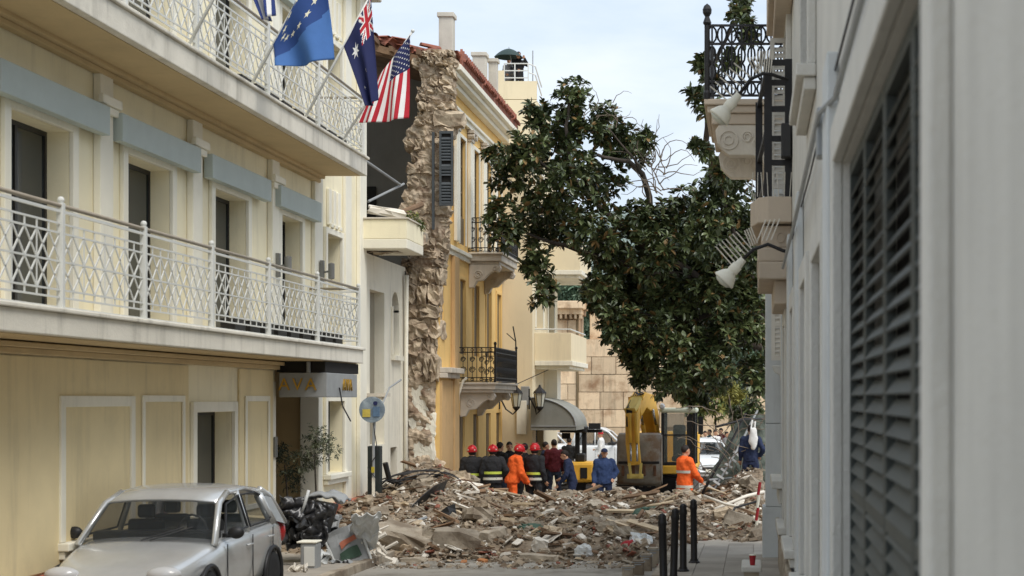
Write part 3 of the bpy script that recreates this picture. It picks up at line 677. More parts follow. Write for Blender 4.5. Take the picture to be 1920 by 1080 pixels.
def build_awning():
    T = thing('barrel_awning', 'grey canvas barrel awning over the pavement at the corner house', 'awning', (-6, 48.5, 2))
    a = W(1008, 808, 47.2); xs0 = -6.5; w = 1.32; h = .84; z0 = 2.2
    def arc(t): return (xs0 + w * math.sin(t * math.pi / 2), z0 + h * math.cos(t * math.pi / 2))
    mb = MB(); mb.grid(lambda u, v: (arc(u)[0], 47.0 + 3.2 * v, arc(u)[1] + .0), 14, 6); mb.build('canopy', M['cloud_grey'], T, smooth=True)
    mb = MB(); mb.v = [(xs0, 47.0, z0)] + [(arc(k / 14)[0], 47.0, arc(k / 14)[1]) for k in range(15)]; mb.f = [(0, k, k + 1) for k in range(1, 15)]; mb.m = [0] * 14; mb.build('side_panel', M['cloud_grey'], T)
    mb = MB(); mb.grid(lambda u, v: (xs0 + w + .01 + .02 * math.sin(v * 60), 47.0 + 3.2 * v, z0 - .12 * u), 1, 40); mb.grid(lambda u, v: (xs0 + w * v, 46.99, z0 - .12 * u), 1, 12); mb.build('valance', M['cloud_grey'], T)
    mb = MB(); mb.tube([(arc(k / 10)[0], 46.985, arc(k / 10)[1]) for k in range(11)], .022, 6); mb.bar((xs0, 46.985, z0), (xs0 + w, 46.985, z0), .035); mb.build('frame', M['greymetal'], T)
build_awning()
def lantern(label, p, wall):
    T = thing('wall_lantern', label, 'lamp', p)
    x, y, z = p; mb = MB(); mb.lathe([(.1, -.22), (.17, .16)], p, 6); mb.build('glass', M['glasslamp'], T)
    mb = MB(); mb.lathe([(.2, .163), (.17, .22), (.05, .34), (.02, .42)], p, 6); mb.lathe([(.02, -.36), (.11, -.26), (.11, -.222)], p, 6)
    for k in range(6):
        a = k * math.pi / 3; mb.bar((x + .105 * math.cos(a), y + .105 * math.sin(a), z - .22), (x + .175 * math.cos(a), y + .175 * math.sin(a), z + .16), .016)
    mb.build('cage', M['iron'], T)
    mb = MB(); mb.tube([(wall, y, z + .1), (wall + .2, y, z - .3), (x - .1, y, z - .45), (x, y, z - .35)], .025, 6); mb.box(wall, wall + .03, y - .05, y + .05, z - .3, z + .3); mb.build('bracket', M['iron'], T)
M['glasslamp'] = mat('lantern_glass', s2l(205, 205, 190), .3, .05, 3, 0)
lantern('black lantern below the yellow house lower balcony, left of the pair', W(968, 748, 47), YX); lantern('black lantern beside the grey barrel awning, right of the pair', W(1012, 748, 46.8), -6.53 + .0)
def build_plates():
    p = W(966, 785, 47.5)
    mb = MB(); mb.box(-7.0, -6.7, 47.55, 47.6, 1.95, 2.95); o = mb.build('notice_board', M['white'], None, bevel=.01); tag(o, 'tall white notice board on the beige end wall under the lantern', 'sign')
    mb = MB(); q = W(984, 742, 47.5); mb.box(q.x - .13, q.x + .13, 47.56, 47.61, q.z - .28, q.z + .28); o = mb.build('meter_box', M['greymetal'], None, bevel=.015); tag(o, 'small grey box on the end wall between the two lanterns', 'box')
build_plates()

# ------------------------------------------------------------------ big sandstone retaining wall at the end of the street
def build_back_wall():
    Y = 70; s = Y / FPX; T = thing('sandstone_wall', 'tall weathered sandstone block wall closing the end of the street', 'wall', (-5, Y, 0))
    def X(px): return (px - VX) * s
    def Z(py): return CAMZ - (py - VY) * s
    mb = MB(); mb.box(X(1000), X(1085), Y + .12, Y + 2, -.2, Z(590)); mb.box(X(1085), X(1235), Y + .1, Y + 2, -.2, Z(636)); mb.box(X(1235), X(1700), Y + .3, Y + 2, -.2, Z(742)); core = mb.build('core', M['sandstone'], T)
    cache = [MB() for _ in range(4)]; me = []
    for i in range(5):
        b = MB(); b.box(-.5, .5, -.5, .5, -.5, .5); me.append(b.mesh('block', M['sandstone']))
    y = 636; r = 0
    while y < 860:
        h = 33; x = 1085 - (22 if r % 2 else 0)
        while x < 1240:
            w = random.choice((44, 46, 62)); o = link('block', me[r % 5], core)
            if x + w > 1085 and y > 600:
                o.location = (X(x + w / 2), Y + .16 + random.uniform(-.03, .03), Z(y + h / 2)); o.scale = ((w - 1.2) * s, .4, (h - 1.2) * s)
            x += w
        y += h; r += 1
    y = 600; r = 0
    while y < 840:
        h = 30; x = 1045
        while x < 1083:
            w = min(38 if r % 2 else 20, 1084 - x); o = link('block', me[r % 5], core); o.location = (X(x + w / 2), Y + .1 + random.uniform(-.03, .03), Z(y + h / 2)); o.scale = ((w - 1.2) * s, .4, (h - 1.2) * s); x += w
        y += h; r += 1
    y = 742; r = 0
    while y < 850:
        x = 1238 - (r % 2) * 20
        while x < 1640:
            o = link('block', me[r % 5], core); o.location = (X(x + 25), Y + .35 + random.uniform(-.03, .03), Z(y + 14)); o.scale = (49 * s, .4, 27 * s); x += 50
        y += 28; r += 1
    mb = MB(); mb.box(X(1030), X(1092), Y - .5, Y + 1.6, Z(590), Z(580)); mb.box(X(1026), X(1096), Y - .8, Y + 1.6, Z(579.9), Z(566)); mb.build('cornice', M['sandstone'], T, bevel=.03)
    for k in range(7):
        mb = MB(); x = 1034 + k * 9; mb.box(X(x), X(x + 4), Y - .45, Y, Z(598), Z(590.2)); mb.build('modillion', M['sandstone'], T)
    mb = MB(); mb.box(X(1104), X(1123), Y + .4, Y + 1.2, Z(636), Z(530)); mb.box(X(1101), X(1126), Y + .3, Y + 1.3, Z(529.8), Z(522)); mb.build('pier', M['sandstone'], T, bevel=.03)
    mb = MB(); mb.tube([(X(1083), Y - .1, Z(590)), (X(1083), Y - .1, 0)], .06, 6); mb.build('drainpipe', M['shutterbrown'], T)
build_back_wall()
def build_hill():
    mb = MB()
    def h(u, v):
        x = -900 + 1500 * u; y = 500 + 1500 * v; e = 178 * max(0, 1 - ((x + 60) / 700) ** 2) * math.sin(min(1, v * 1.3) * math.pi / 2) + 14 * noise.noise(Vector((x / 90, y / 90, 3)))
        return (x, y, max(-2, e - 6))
    mb.grid(h, 60, 30); struct(mb.build('hill', mat('haze_tinted_hill', s2l(112, 128, 120), .95, .25, .02, .6, .2, col2=s2l(140, 146, 138)), smooth=True))  # distance haze is put into the muted bluish forest colour
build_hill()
# ------------------------------------------------------------------ building on the right, seen along its face
RX = .5
M['rwall'] = mat('pale_stone_render', s2l(208, 204, 194), .85, .08, 1.2, .5, 34, streak=.22)
M['rpil'] = mat('grey_marble_pilaster', s2l(200, 202, 200), .7, .08, 1.6, .12, 20, streak=.3)
M['rsoffit'] = mat('taupe_soffit', s2l(196, 180, 160), .85, .08, 1.4, .15, 22, streak=.3)
M['louvre'] = mat('pale_louvre', s2l(214, 208, 196), .7, .06, 2, .05)
M['louvredark'] = mat('dark_green_louvre', s2l(62, 66, 62), .6, .15, 2, .08)
def louvre(parent, x0, x1, y, z0, z1, m, ax='y'):
    """louvred shutter leaf; ax 'y' = leaf lies across the street, 'x' = leaf lies along the wall"""
    def bx(mb, a, b, c, d, t=.022):
        if ax == 'y': mb.box(a, b, y - t, y + t, c, d)
        else: mb.box(y - t, y + t, a, b, c, d)
    mb = MB(); f = .06
    bx(mb, x0, x0 + f, z0, z1); bx(mb, x1 - f, x1, z0, z1)
    for z in (z0, (z0 + z1) / 2 - f / 2, z1 - f): bx(mb, x0 + f, x1 - f, z, z + f)
    lf = mb.build('shutter', M[m], parent); n = int((z1 - z0) / .085)
    if ax == 'x':
        sm = MB(); sm.obox((0, 0, 0), (.012, x1 - x0 - .12, .075), Matrix.Rotation(R(35), 3, 'Y'))
    else:
        sm = MB(); sm.obox((0, 0, 0), (x1 - x0 - .12, .012, .075), Matrix.Rotation(R(-35), 3, 'X'))
    me = sm.mesh('slat', M[m])
    for k in range(n):
        z = z0 + .09 + k * (z1 - z0 - .16) / n
        o = link('slat', me, lf); o.location = ((x0 + x1) / 2, y, z) if ax == 'y' else (y, (x0 + x1) / 2, z)
    return lf
def build_right():
    T = thing('pale_stone_house', 'pale stone house front along the right edge with ornate balconies and lamps', 'building', (RX, 14, .4))
    near = (4.2, 8.8, .7, 4.3); up = (3.6, 8.4, 5.6, 8.6); w2 = (10.2, 11.8, 1.4, 4.0); w3 = (13.2, 14.6, 1.4, 4.0); w4 = (17.2, 18.6, 1.4, 4.0); w5 = (21.4, 22.6, 1.3, 4.0); w6 = (20.4, 22.2, 5.6, 7.8); w7 = (12.6, 14.4, 5.6, 8.0)
    holes = [near, up, w2, w3, w4, w5, w6, w7]
    facade(MB(), RX, -3, 25.9, .0, 9.7, holes, .35, -1).build('wall', M['rwall'], T)
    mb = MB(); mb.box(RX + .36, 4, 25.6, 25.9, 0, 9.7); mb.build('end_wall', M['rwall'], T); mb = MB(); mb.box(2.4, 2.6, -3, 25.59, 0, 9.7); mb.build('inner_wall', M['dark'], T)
    mb = MB(); mb.box(RX - .3, 4, -3.1, 26.2, 9.702, 9.95); mb.build('roof_slab', M['rwall'], T)
    for h in (w2, w3, w4, w5, w6, w7):
        window(T, RX, h, 'louvre', .2, 2, -1, 3); surround(T, RX, h, .2, .07, 'rwall', -1, sill=True)
    for h in (near, up):
        n = 4; st = (h[1] - h[0]) / n
        for k in range(n): louvre(T, h[0] + k * st + .01, h[0] + (k + 1) * st - .01, RX + .06, h[2] + .02, h[3] - .02, 'louvredark', 'x')
        surround(T, RX, h, .22, .06, 'rwall', -1)
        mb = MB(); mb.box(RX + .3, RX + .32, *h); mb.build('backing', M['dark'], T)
    # corner pilaster in three lengths, capital, plinth
    for z0, z1, dx in ((.1, 1.25, .05), (1.256, 2.6, 0), (2.606, 4.75, 0), (4.756, 7.4, 0)):
        mb = MB(); mb.box(.22 - dx, RX + .3, 25.902, 26.6, z0, z1); mb.build('corner_pilaster', M['rpil'], T, bevel=.012)
    for y0, y1 in ((9.2, 9.8), (15.4, 16.2), (19.4, 20.0), (23.4, 23.9)):
        mb = MB(); mb.box(RX - .07, RX - .003, y0, y1, .3, 5.0); mb.build('pilaster', M['rpil'], T, bevel=.012)
    for z0, z1, x in ((.2, 1.05, .1), (1.052, 1.18, .14)):
        mb = MB(); mb.box(RX - x, RX - .075, -3, 24.6, z0, z1); mb.build('plinth', M['concrete'], T, bevel=.02)
    # small corbel and ledge near the corner
    mb = MB(); mb.prism([(0, 0), (-.2, 0), (-.16, -.1), (-.08, -.14), (-.05, -.34), (0, -.36)], lambda a, b, c: (RX - .002 + a, c, b + 3.5), 23.95, 24.2); mb.build('corbel', M['rwall'], T, bevel=.01)
    mb = MB(); mb.box(RX - .22, RX - .004, 22.7, 24.8, 1.72, 1.84); mb.box(RX - .12, RX - .004, 22.8, 24.7, 1.5, 1.718); mb.build('ledge', M['rwall'], T, bevel=.015)
    louvre(T, .3, .49, 24.9, 3.6, 4.72, 'louvre')
    # upper ornate iron balcony
    x0, ya, yb, zt = -.78, 26.0, 29.2, 7.88
    mb = MB(); mb.box(x0, RX + .3, ya, yb, zt - .1, zt); mb.box(x0 + .05, RX + .3, ya + .05, yb - .05, zt - .22, zt - .102); mb.box(x0 + .12, RX + .3, ya + .1, yb - .1, zt - .4, zt - .222); s = mb.build('balcony', M['rsoffit'], T, bevel=.02)
    prof = [(.6, 0), (-.55, 0), (-.6, -.1), (-.57, -.3), (-.47, -.42), (-.38, -.5), (.0, -.5), (.16, -.56), (.3, -.9), (.6, -.95)]
    for y in (ya + .12, yb - .45):
        mb = MB(); mb.prism(prof, lambda a, b, c: (a, c, zt - .402 + b), y, y + .3); b = mb.build('bracket', M['marble'], s, bevel=.02)
        for cx, cz, r, tn in ((-.38, -.25, .15, 2), (-.38, -.25, .07, 2), (-.08, -.2, .1, 3.2), (.08, -.3, .08, 3.4), (.2, -.18, .08, 3.2)):
            pts = [(cx + r * (1 - .6 * k / 20 * (tn > 2)) * math.cos(k / 20 * math.pi * tn), y - .005, zt - .402 + cz + r * (1 - .6 * k / 20 * (tn > 2)) * math.sin(k / 20 * math.pi * tn)) for k in range(21)]
            mb = MB(); mb.tube(pts, .018, 5); mb.build('carving', M['marble'], b)
    mb = MB()
    H = 1.2
    for P, L in ((lambda q, z: Vector((x0 + .05 + q, ya + .05, zt + z)), RX - x0), (lambda q, z: Vector((x0 + .05, ya + .05 + q, zt + z)), yb - ya - .1)):
        n = int(L / .16); st = L / n
        for z in (.06, .28, .9, H): mb.bar(P(0, z), P(L, z), .035, .035)
        for i in range(n):
            c = (i + .5) * st; mb.bar(P(c, .06), P(c, H), .03, .03)
            for zc, rx, rz in ((.17, st * .42, .1), (.45, st * .36, .14), (.72, st * .36, .14), (1.05, st * .46, .13)):
                mb.tube([P(c + rx * math.cos(k * math.pi / 5), zc + rz * math.sin(k * math.pi / 5)) for k in range(11)], .016, 4)
    mb.build('ironwork', M['iron'], s, kind='stuff')
    for y in (ya + .05, yb - .05):
        mb = MB(); mb.lathe([(.06, 0), (.06, .1), (.045, .14), (.045, 1.2), (.07, 1.24), (.05, 1.3), (.035, 1.34), (.07, 1.4), (.075, 1.46), (.05, 1.52), (.0, 1.56)], (x0 + .05, y, zt), 10); mb.build('post', M['iron'], s)
    # soffit of the floor above, near
    mb = MB(); mb.box(.2, RX - .002, 19.0, 22.0, 7.98, 9.6); mb.build('oriel', M['rsoffit'], T, bevel=.02)
    mb = MB(); mb.box(.28, RX - .003, 19.2, 21.8, 7.86, 7.978); mb.build('oriel_moulding', M['rsoffit'], T, bevel=.02)
    # stone window balcony with black rail
    za = 5.52
    mb = MB(); mb.prism([(RX - .002, 19.9), (.2, 19.9), (.075, 20.02), (-.02, 20.6), (-.02, 23.0), (RX - .002, 23.0)], lambda a, b, c: (a, b, c), za - .32, za); s = mb.build('balcony', M['rsoffit'], T, bevel=.015)
    for a, b, c, d, e in ((.12, 20.1, 22.8, 4.9, 5.18), (.07, 20.05, 22.9, 4.72, 4.898), (.08, 20.0, 22.9, 4.5, 4.718), (.28, 20.2, 22.7, 4.2, 4.498)):
        mb = MB(); mb.box(a, RX - .003, b, c, d, e); mb.build('corbel', M['rsoffit'], s, bevel=.02)
    mb = MB(); mb.tube([(.36 + .05 * math.cos(k * .5), 20.09, 5.03 + .06 * math.sin(k * .5)) for k in range(14)], .009, 5); mb.build('carving', M['rsoffit'], s)
    mb = MB(); f = thing
    for x, y in ((.2, 19.98), (.46, 19.98), (.1, 22.9)): mb.box(x - .05, x + .05, y - .035, y + .035, za, 7.24)
    for z in (7.2, 6.95, 6.62, 6.25, 5.95): mb.box(.236, .424, 19.96, 20.0, z - .035, z + .035)
    for z in (7.2, 6.4, 5.8): mb.bar((.2, 20.02, z), (.1, 22.86, z), .05, .06)
    mb.build('black_rail', M['iron'], s)
    mb = MB(); mb.box(.36, .485, 19.7, 19.9, 5.98, 6.4); mb.build('loudspeaker', M['darkframe'], T, bevel=.015)
    louvre(T, .24, .49, 21.3, 5.8, 7.8, 'louvre')
    mb = MB()
    for k in range(16):
        x = .0 + .47 * (k % 8) / 7; y = 19.93 if k < 8 else 22.0; mb.bar((x, y, za), (x + random.uniform(-.03, .03), y - .03, za + .3), .008)
    mb.build('bird_spikes', M['louvre'], s, kind='stuff')
build_right()
def spot_lamp(label, pts, head, neck, spikes, Y=19.6):
    T = thing('spot_lamp', label, 'lamp', W(*head, Y))
    mb = MB(); mb.tube([W(*p, Y) for p in pts], .022, 8); mb.build('arm', M['iron'], T, smooth=True)
    h = W(*head, Y); n = W(*neck, Y); d = (n - h).normalized()
    mb = MB(); L = (n - h).length
    mb.tube([h + d * (L * t) for t in (0, .06, .3, .42, .44, .7, .72, 1)], [.14, .145, .1, .06, .07, .068, .055, .045], 16); mb.build('shade', M['white'], T, smooth=True)
    mb = MB(); mb.lathe([(.0, -.05), (.08, -.035), (.12, .0)], (0, 0, 0), 14); me = mb.mesh('bulb', M['glasslamp'], True); o = link('bulb', me, T); o.matrix_parent_inverse = Matrix.Translation(-h) if False else o.matrix_parent_inverse
    o.location = h; o.rotation_euler = d.to_track_quat('Z', 'Y').to_euler()
    mb = MB()
    for a, b in spikes: mb.tube([W(*a, Y), W(*b, Y - .05)], .009, 5)
    mb.build('bird_spikes', M['louvre'], T, kind='stuff')
def spikes_along(a, b, n, dx, dy): return [((a[0] + (b[0] - a[0]) * k / (n - 1), a[1] + (b[1] - a[1]) * k / (n - 1)), (a[0] + (b[0] - a[0]) * k / (n - 1) + dx, a[1] + (b[1] - a[1]) * k / (n - 1) + dy)) for k in range(n)]
spot_lamp('white spot lamp with bird spikes hanging off the black rail, upper of two', [(1385, 178), (1408, 148), (1430, 138), (1448, 140), (1478, 150)], (1347, 222), (1386, 177), spikes_along((1366, 190), (1410, 146), 6, -34, -28) + spikes_along((1418, 138), (1445, 136), 7, 4, -42) + spikes_along((1418, 138), (1430, 136), 3, -16, -30))
spot_lamp('white spot lamp with bird spikes below the stone balcony, lower of two', [(1392, 488), (1412, 468), (1440, 458), (1468, 470), (1505, 480)], (1356, 527), (1394, 486), spikes_along((1372, 496), (1410, 468), 7, -30, -34) + spikes_along((1420, 452), (1446, 450), 4, 16, -40) + spikes_along((1408, 462), (1420, 456), 4, -12, -30))
def right_fittings():
    T = thing('wall_conduit', 'grey conduit and junction box fixed along the right hand wall', 'conduit', (RX - .1, 12, 4.6))
    mb = MB(); mb.tube([(RX - .03, 2.5, 4.75), (RX - .03, 9, 4.7), (RX - .1, 9.5, 4.7), (RX - .1, 15.3, 4.66), (RX - .12, 19.8, 4.62)], .018, 6); mb.build('conduit', M['greymetal'], T)
    mb = MB(); mb.box(RX - .1, RX - .004, 9.86, 10.05, 4.5, 4.8); mb.build('junction_box', M['greymetal'], T, bevel=.01)
    mb = MB(); mb.tube([(RX - .02, 2.5, 4.95), (RX - .025, 6, 4.86), (RX - .02, 9.9, 4.9), (RX - .03, 13, 4.82), (RX - .02, 19, 4.9)], .008, 5); mb.build('cable', M['iron'], T)
right_fittings()
# ------------------------------------------------------------------ trees
M['leaf1'] = mat('magnolia_leaf_dark', s2l(62, 72, 44), .36, .3, 2.0, .1, 20, spec=.5)
M['leaf2'] = mat('magnolia_leaf_mid', s2l(90, 100, 62), .34, .3, 2.0, .1, 20, spec=.5)
M['leaf3'] = mat('magnolia_leaf_rust', s2l(124, 98, 58), .6, .3, 2.0, .1, 20)
M['bark'] = mat('dark_bark', s2l(74, 66, 58), .95, .3, 3, .6, 16)
M['twig'] = mat('bare_twig', s2l(120, 108, 94), .9, .2, 5, .2)
LEAFV = [(0, 0, 0), (.34, .17, .05), (.34, 0, -.0), (.34, -.17, .05), (.72, .15, .03), (.72, 0, -.04), (.72, -.15, .03), (1, 0, -.09)]
LEAFF = [(0, 2, 1), (0, 3, 2), (1, 2, 5, 4), (2, 3, 6, 5), (4, 5, 7), (5, 6, 7)]
def leaf_xf(p, d, roll, L, w):
    d = d.normalized(); up = Vector((0, 0, 1)) if abs(d.z) < .95 else Vector((1, 0, 0)); s = d.cross(up).normalized(); u = s.cross(d)
    s2 = s * math.cos(roll) + u * math.sin(roll); u2 = s2.cross(d)
    return Matrix(((d.x * L, s2.x * L * w, u2.x * L, p.x), (d.y * L, s2.y * L * w, u2.y * L, p.y), (d.z * L, s2.z * L * w, u2.z * L, p.z), (0, 0, 0, 1)))
def make_leaves(whorls, rnd, L0=.2, wid=1.15, per=(6, 10), rust=.1):
    out = []
    for p, ax in whorls:
        n = rnd.randint(*per); tone = rnd.random()
        for k in range(n):
            a = 2 * math.pi * k / n + rnd.uniform(-.4, .4); e1 = ax.orthogonal().normalized(); e2 = ax.cross(e1)
            d = ax * rnd.uniform(.05, .9) + (e1 * math.cos(a) + e2 * math.sin(a)) * rnd.uniform(.7, 1) + Vector((0, 0, rnd.uniform(-.35, .1)))
            q = p - ax * rnd.uniform(0, .08)
            mi = 2 if rnd.random() < rust else (1 if tone > .6 or rnd.random() < .2 else 0)
            out.append((leaf_xf(q, d, rnd.uniform(-.7, .7), L0 * rnd.uniform(.7, 1.25), wid * rnd.uniform(.8, 1.15)), mi))
    return out
def leaves_mesh(name, leaves, mats):
    mb = MB(); lv = [Vector(v) for v in LEAFV]
    for m, mi in leaves: mb.add([m @ v for v in lv], LEAFF, mi)
    return mb.mesh(name, mats)
def build_magnolia():
    rnd = random.Random(11)
    T = thing('magnolia_tree', 'big dark evergreen magnolia leaning across the street with glossy leaves', 'tree', (.75, 41, 0))
    cl = [(1075,182,36),(1062,226,46),(1003,215,32),(985,285,52),(1040,285,55),(1100,250,46),(1140,232,40),(1165,268,42),(1192,280,34),(952,330,40),(935,395,28),(950,438,36),(1010,370,55),(1080,335,60),(1130,345,45),(1062,415,55),(1003,440,42),(1008,492,36),(1018,545,30),(1110,430,55),(1150,480,55),(1132,545,48),(1165,605,46),(1192,655,42),(1205,698,26),(1172,560,52),(1200,515,52),(1250,560,60),(1228,475,52),(1200,420,45),(1250,425,50),(1285,392,42),(1330,380,48),(1382,360,44),(1345,338,30),(1392,425,50),(1320,440,56),(1372,475,58),(1290,500,58),(1340,545,58),(1400,545,46),(1300,605,58),(1372,615,56),(1418,625,26),(1250,640,58),(1312,672,54),(1258,708,40),(1300,725,38),(1412,690,26),(1412,480,34),(1340,700,40),(1405,580,40),(1420,720,24),
          (1322,118,22),(1308,180,22),(1330,205,20),(1338,150,22),(1320,285,18),(1306,272,12),(1352,312,24),(1388,22,24),(1400,60,26),(1370,110,20),(1385,10,22),(925,285,18),(1215,262,18)]
    whorls = []; cen = []
    for px, py, r in cl:
        big = r > 27
        lay = 2 if (px > 1130 and py > 400) else 1
        for l in range(lay):
            Y = rnd.uniform(38.5, 41.5) + l * rnd.uniform(1.2, 2.6)
            if px > 1290 and py < 320: Y = rnd.uniform(33, 36)
            c = W(px, py, Y); rr = r * Y / FPX; cen.append((c, rr))
            n = int((4.2 * rr * rr + .35 * rr) / .045 * 1.35) + 6
            for _ in range(n):
                v = Vector((rnd.gauss(0, 1), rnd.gauss(0, 1), rnd.gauss(0, 1))).normalized(); k = rnd.uniform(.3, 1.08)
                q = c + Vector((v.x * rr * k, v.y * rr * k * 1.1, v.z * rr * k)); 
                whorls.append((q, (v * .8 + Vector((0, -.25, .45))).normalized()))
    leaves = make_leaves(whorls, rnd, .205, 1.3, (8, 11), .07)
    mats = [M['leaf1'], M['leaf2'], M['leaf3']]
    # the 300 nearest, camera-side leaves are pieces of their own
    def key(l):
        p = l[0].translation; nrm = (l[0].to_3x3() @ Vector((0, 0, 1))).normalized(); a = l[0].to_3x3().col[0].length
        return -(a / p.y) * (.3 + abs(nrm.y)) + (0 if p.y < 40 else 9)
    leaves.sort(key=key)
    crown = link('crown', leaves_mesh('crown', leaves[300:], mats), T); crown['kind'] = 'stuff'
    lm = []
    for mi in range(3):
        b = MB(); b.add(LEAFV, LEAFF); lm.append(b.mesh('leaf', mats[mi]))
    for m, mi in leaves[:300]:
        o = link('leaf', lm[mi], T); o.matrix_basis = m
    # trunk and limbs
    def limb(pts, r, nm='limb', mt='bark'):
        P = [W(*p) for p in pts]; Q = []
        for i in range(len(P) - 1):
            for k in range(5):
                t = k / 5; q = P[i].lerp(P[i + 1], t); Q.append(q + Vector((noise.noise(q * 1.7), noise.noise(q * 1.7 + Vector((9, 0, 0))), noise.noise(q * 1.7 + Vector((0, 9, 0))))) * r * .9)
        Q.append(P[-1]); n = len(Q); mb = MB(); mb.tube(Q, [r * (1 - .75 * i / (n - 1)) for i in range(n)], 8); return mb.build(nm, M[mt], T, smooth=True)
    mb = MB(); g = Vector((.75, 41.2, -.05)); tp = W(1448, 640, 41)
    mb.tube([g, g + Vector((-.03, 0, .25)), g.lerp(tp, .4), g.lerp(tp, .75), tp], [.42, .33, .28, .26, .22], 12); mb.build('trunk', M['bark'], T, smooth=True)
    limb([(1445, 650, 41), (1370, 580, 40.8), (1300, 520, 40.5), (1250, 480, 40.3), (1215, 400, 40), (1205, 330, 39.6), (1175, 300, 39.4), (1120, 290, 39.2)], .16)
    limb([(1300, 520, 40.5), (1220, 510, 40.2), (1130, 480, 40), (1040, 460, 39.8), (970, 430, 39.6)], .11)
    limb([(1250, 490, 40.3), (1160, 420, 40), (1080, 350, 39.8), (1060, 240, 39.7), (1072, 180, 39.7)], .1)
    limb([(1445, 650, 41), (1400, 500, 40.6), (1360, 400, 40), (1340, 340, 39), (1330, 280, 37), (1325, 190, 35), (1335, 130, 34.5), (1380, 40, 34)], .13)
    limb([(1445, 650, 41), (1320, 640, 40.6), (1240, 640, 40.2), (1190, 690, 40)], .11); limb([(1370, 580, 40.8), (1280, 600, 40.4), (1180, 580, 40)], .09); limb([(1080, 350, 39.8), (1010, 300, 39.6), (960, 320, 39.5)], .06); limb([(1205, 330, 39.6), (1190, 300, 39.5), (1140, 240, 39.4)], .055)
    # bare twigs against the sky
    mb = MB()
    for k in range(26):
        x = rnd.uniform(1205, 1250); y = rnd.uniform(290, 380); pts = [(x, y)]; a = rnd.uniform(-2.2, -.4)
        for s in range(7):
            a += rnd.uniform(-.7, .7); x += 12 * math.cos(a); y += 12 * math.sin(a); pts.append((x, y))
        mb.tube([W(p[0], p[1], 39.5) for p in pts], [.016 - .0016 * i for i in range(len(pts))], 4)
    for k in range(10):
        x = rnd.uniform(1090, 1190); y = rnd.uniform(190, 240); pts = [(x, y)]; a = rnd.uniform(-1.8, -.6)
        for s in range(6):
            a += rnd.uniform(-.8, .8); x += 8 * math.cos(a); y += 8 * math.sin(a); pts.append((x, y))
        mb.tube([W(p[0], p[1], 39.5) for p in pts], [.012 - .0014 * i for i in range(len(pts))], 4)
    mb.build('bare_twigs', M['twig'], T, kind='stuff')
build_magnolia()
def foliage_blob(cl, rnd, per, L, Y=None):
    wh = []
    for c, r in cl:
        for _ in range(per):
            v = Vector((rnd.gauss(0, 1), rnd.gauss(0, 1), rnd.gauss(0, 1))).normalized(); k = rnd.uniform(.4, 1.05); wh.append((Vector(c) + v * (r * k), (v + Vector((0, 0, .4))).normalized()))
    return wh
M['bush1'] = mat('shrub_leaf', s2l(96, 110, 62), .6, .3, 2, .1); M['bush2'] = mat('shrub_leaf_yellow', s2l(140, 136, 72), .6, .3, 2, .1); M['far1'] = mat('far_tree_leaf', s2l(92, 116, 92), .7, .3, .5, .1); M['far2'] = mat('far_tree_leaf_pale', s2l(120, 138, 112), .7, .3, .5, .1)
M['olive1'] = mat('olive_leaf', s2l(70, 76, 56), .6, .3, 3, .1); M['olive2'] = mat('olive_leaf_pale', s2l(112, 116, 92), .6, .3, 3, .1)
def bush(name, label, cat, cl, per, L, mats, base, rnd, group=None, stem=.06, stemtop=None):
    T = thing(name, label, cat, base, group)
    lv = make_leaves(foliage_blob(cl, rnd, per, L), rnd, L, .9, (5, 8), .0)
    o = link('crown', leaves_mesh('crown', lv, mats), T); o['kind'] = 'stuff'
    c = stemtop or cl[0][0]; b = Vector(base); c = Vector(c); mid = b.lerp(c, .5) + Vector((stem, 0, 0)); mb = MB(); mb.tube([b, mid, c], [stem, stem * .8, stem * .5], 7); mb.build('trunk', M['bark'], T, smooth=True)
    return T
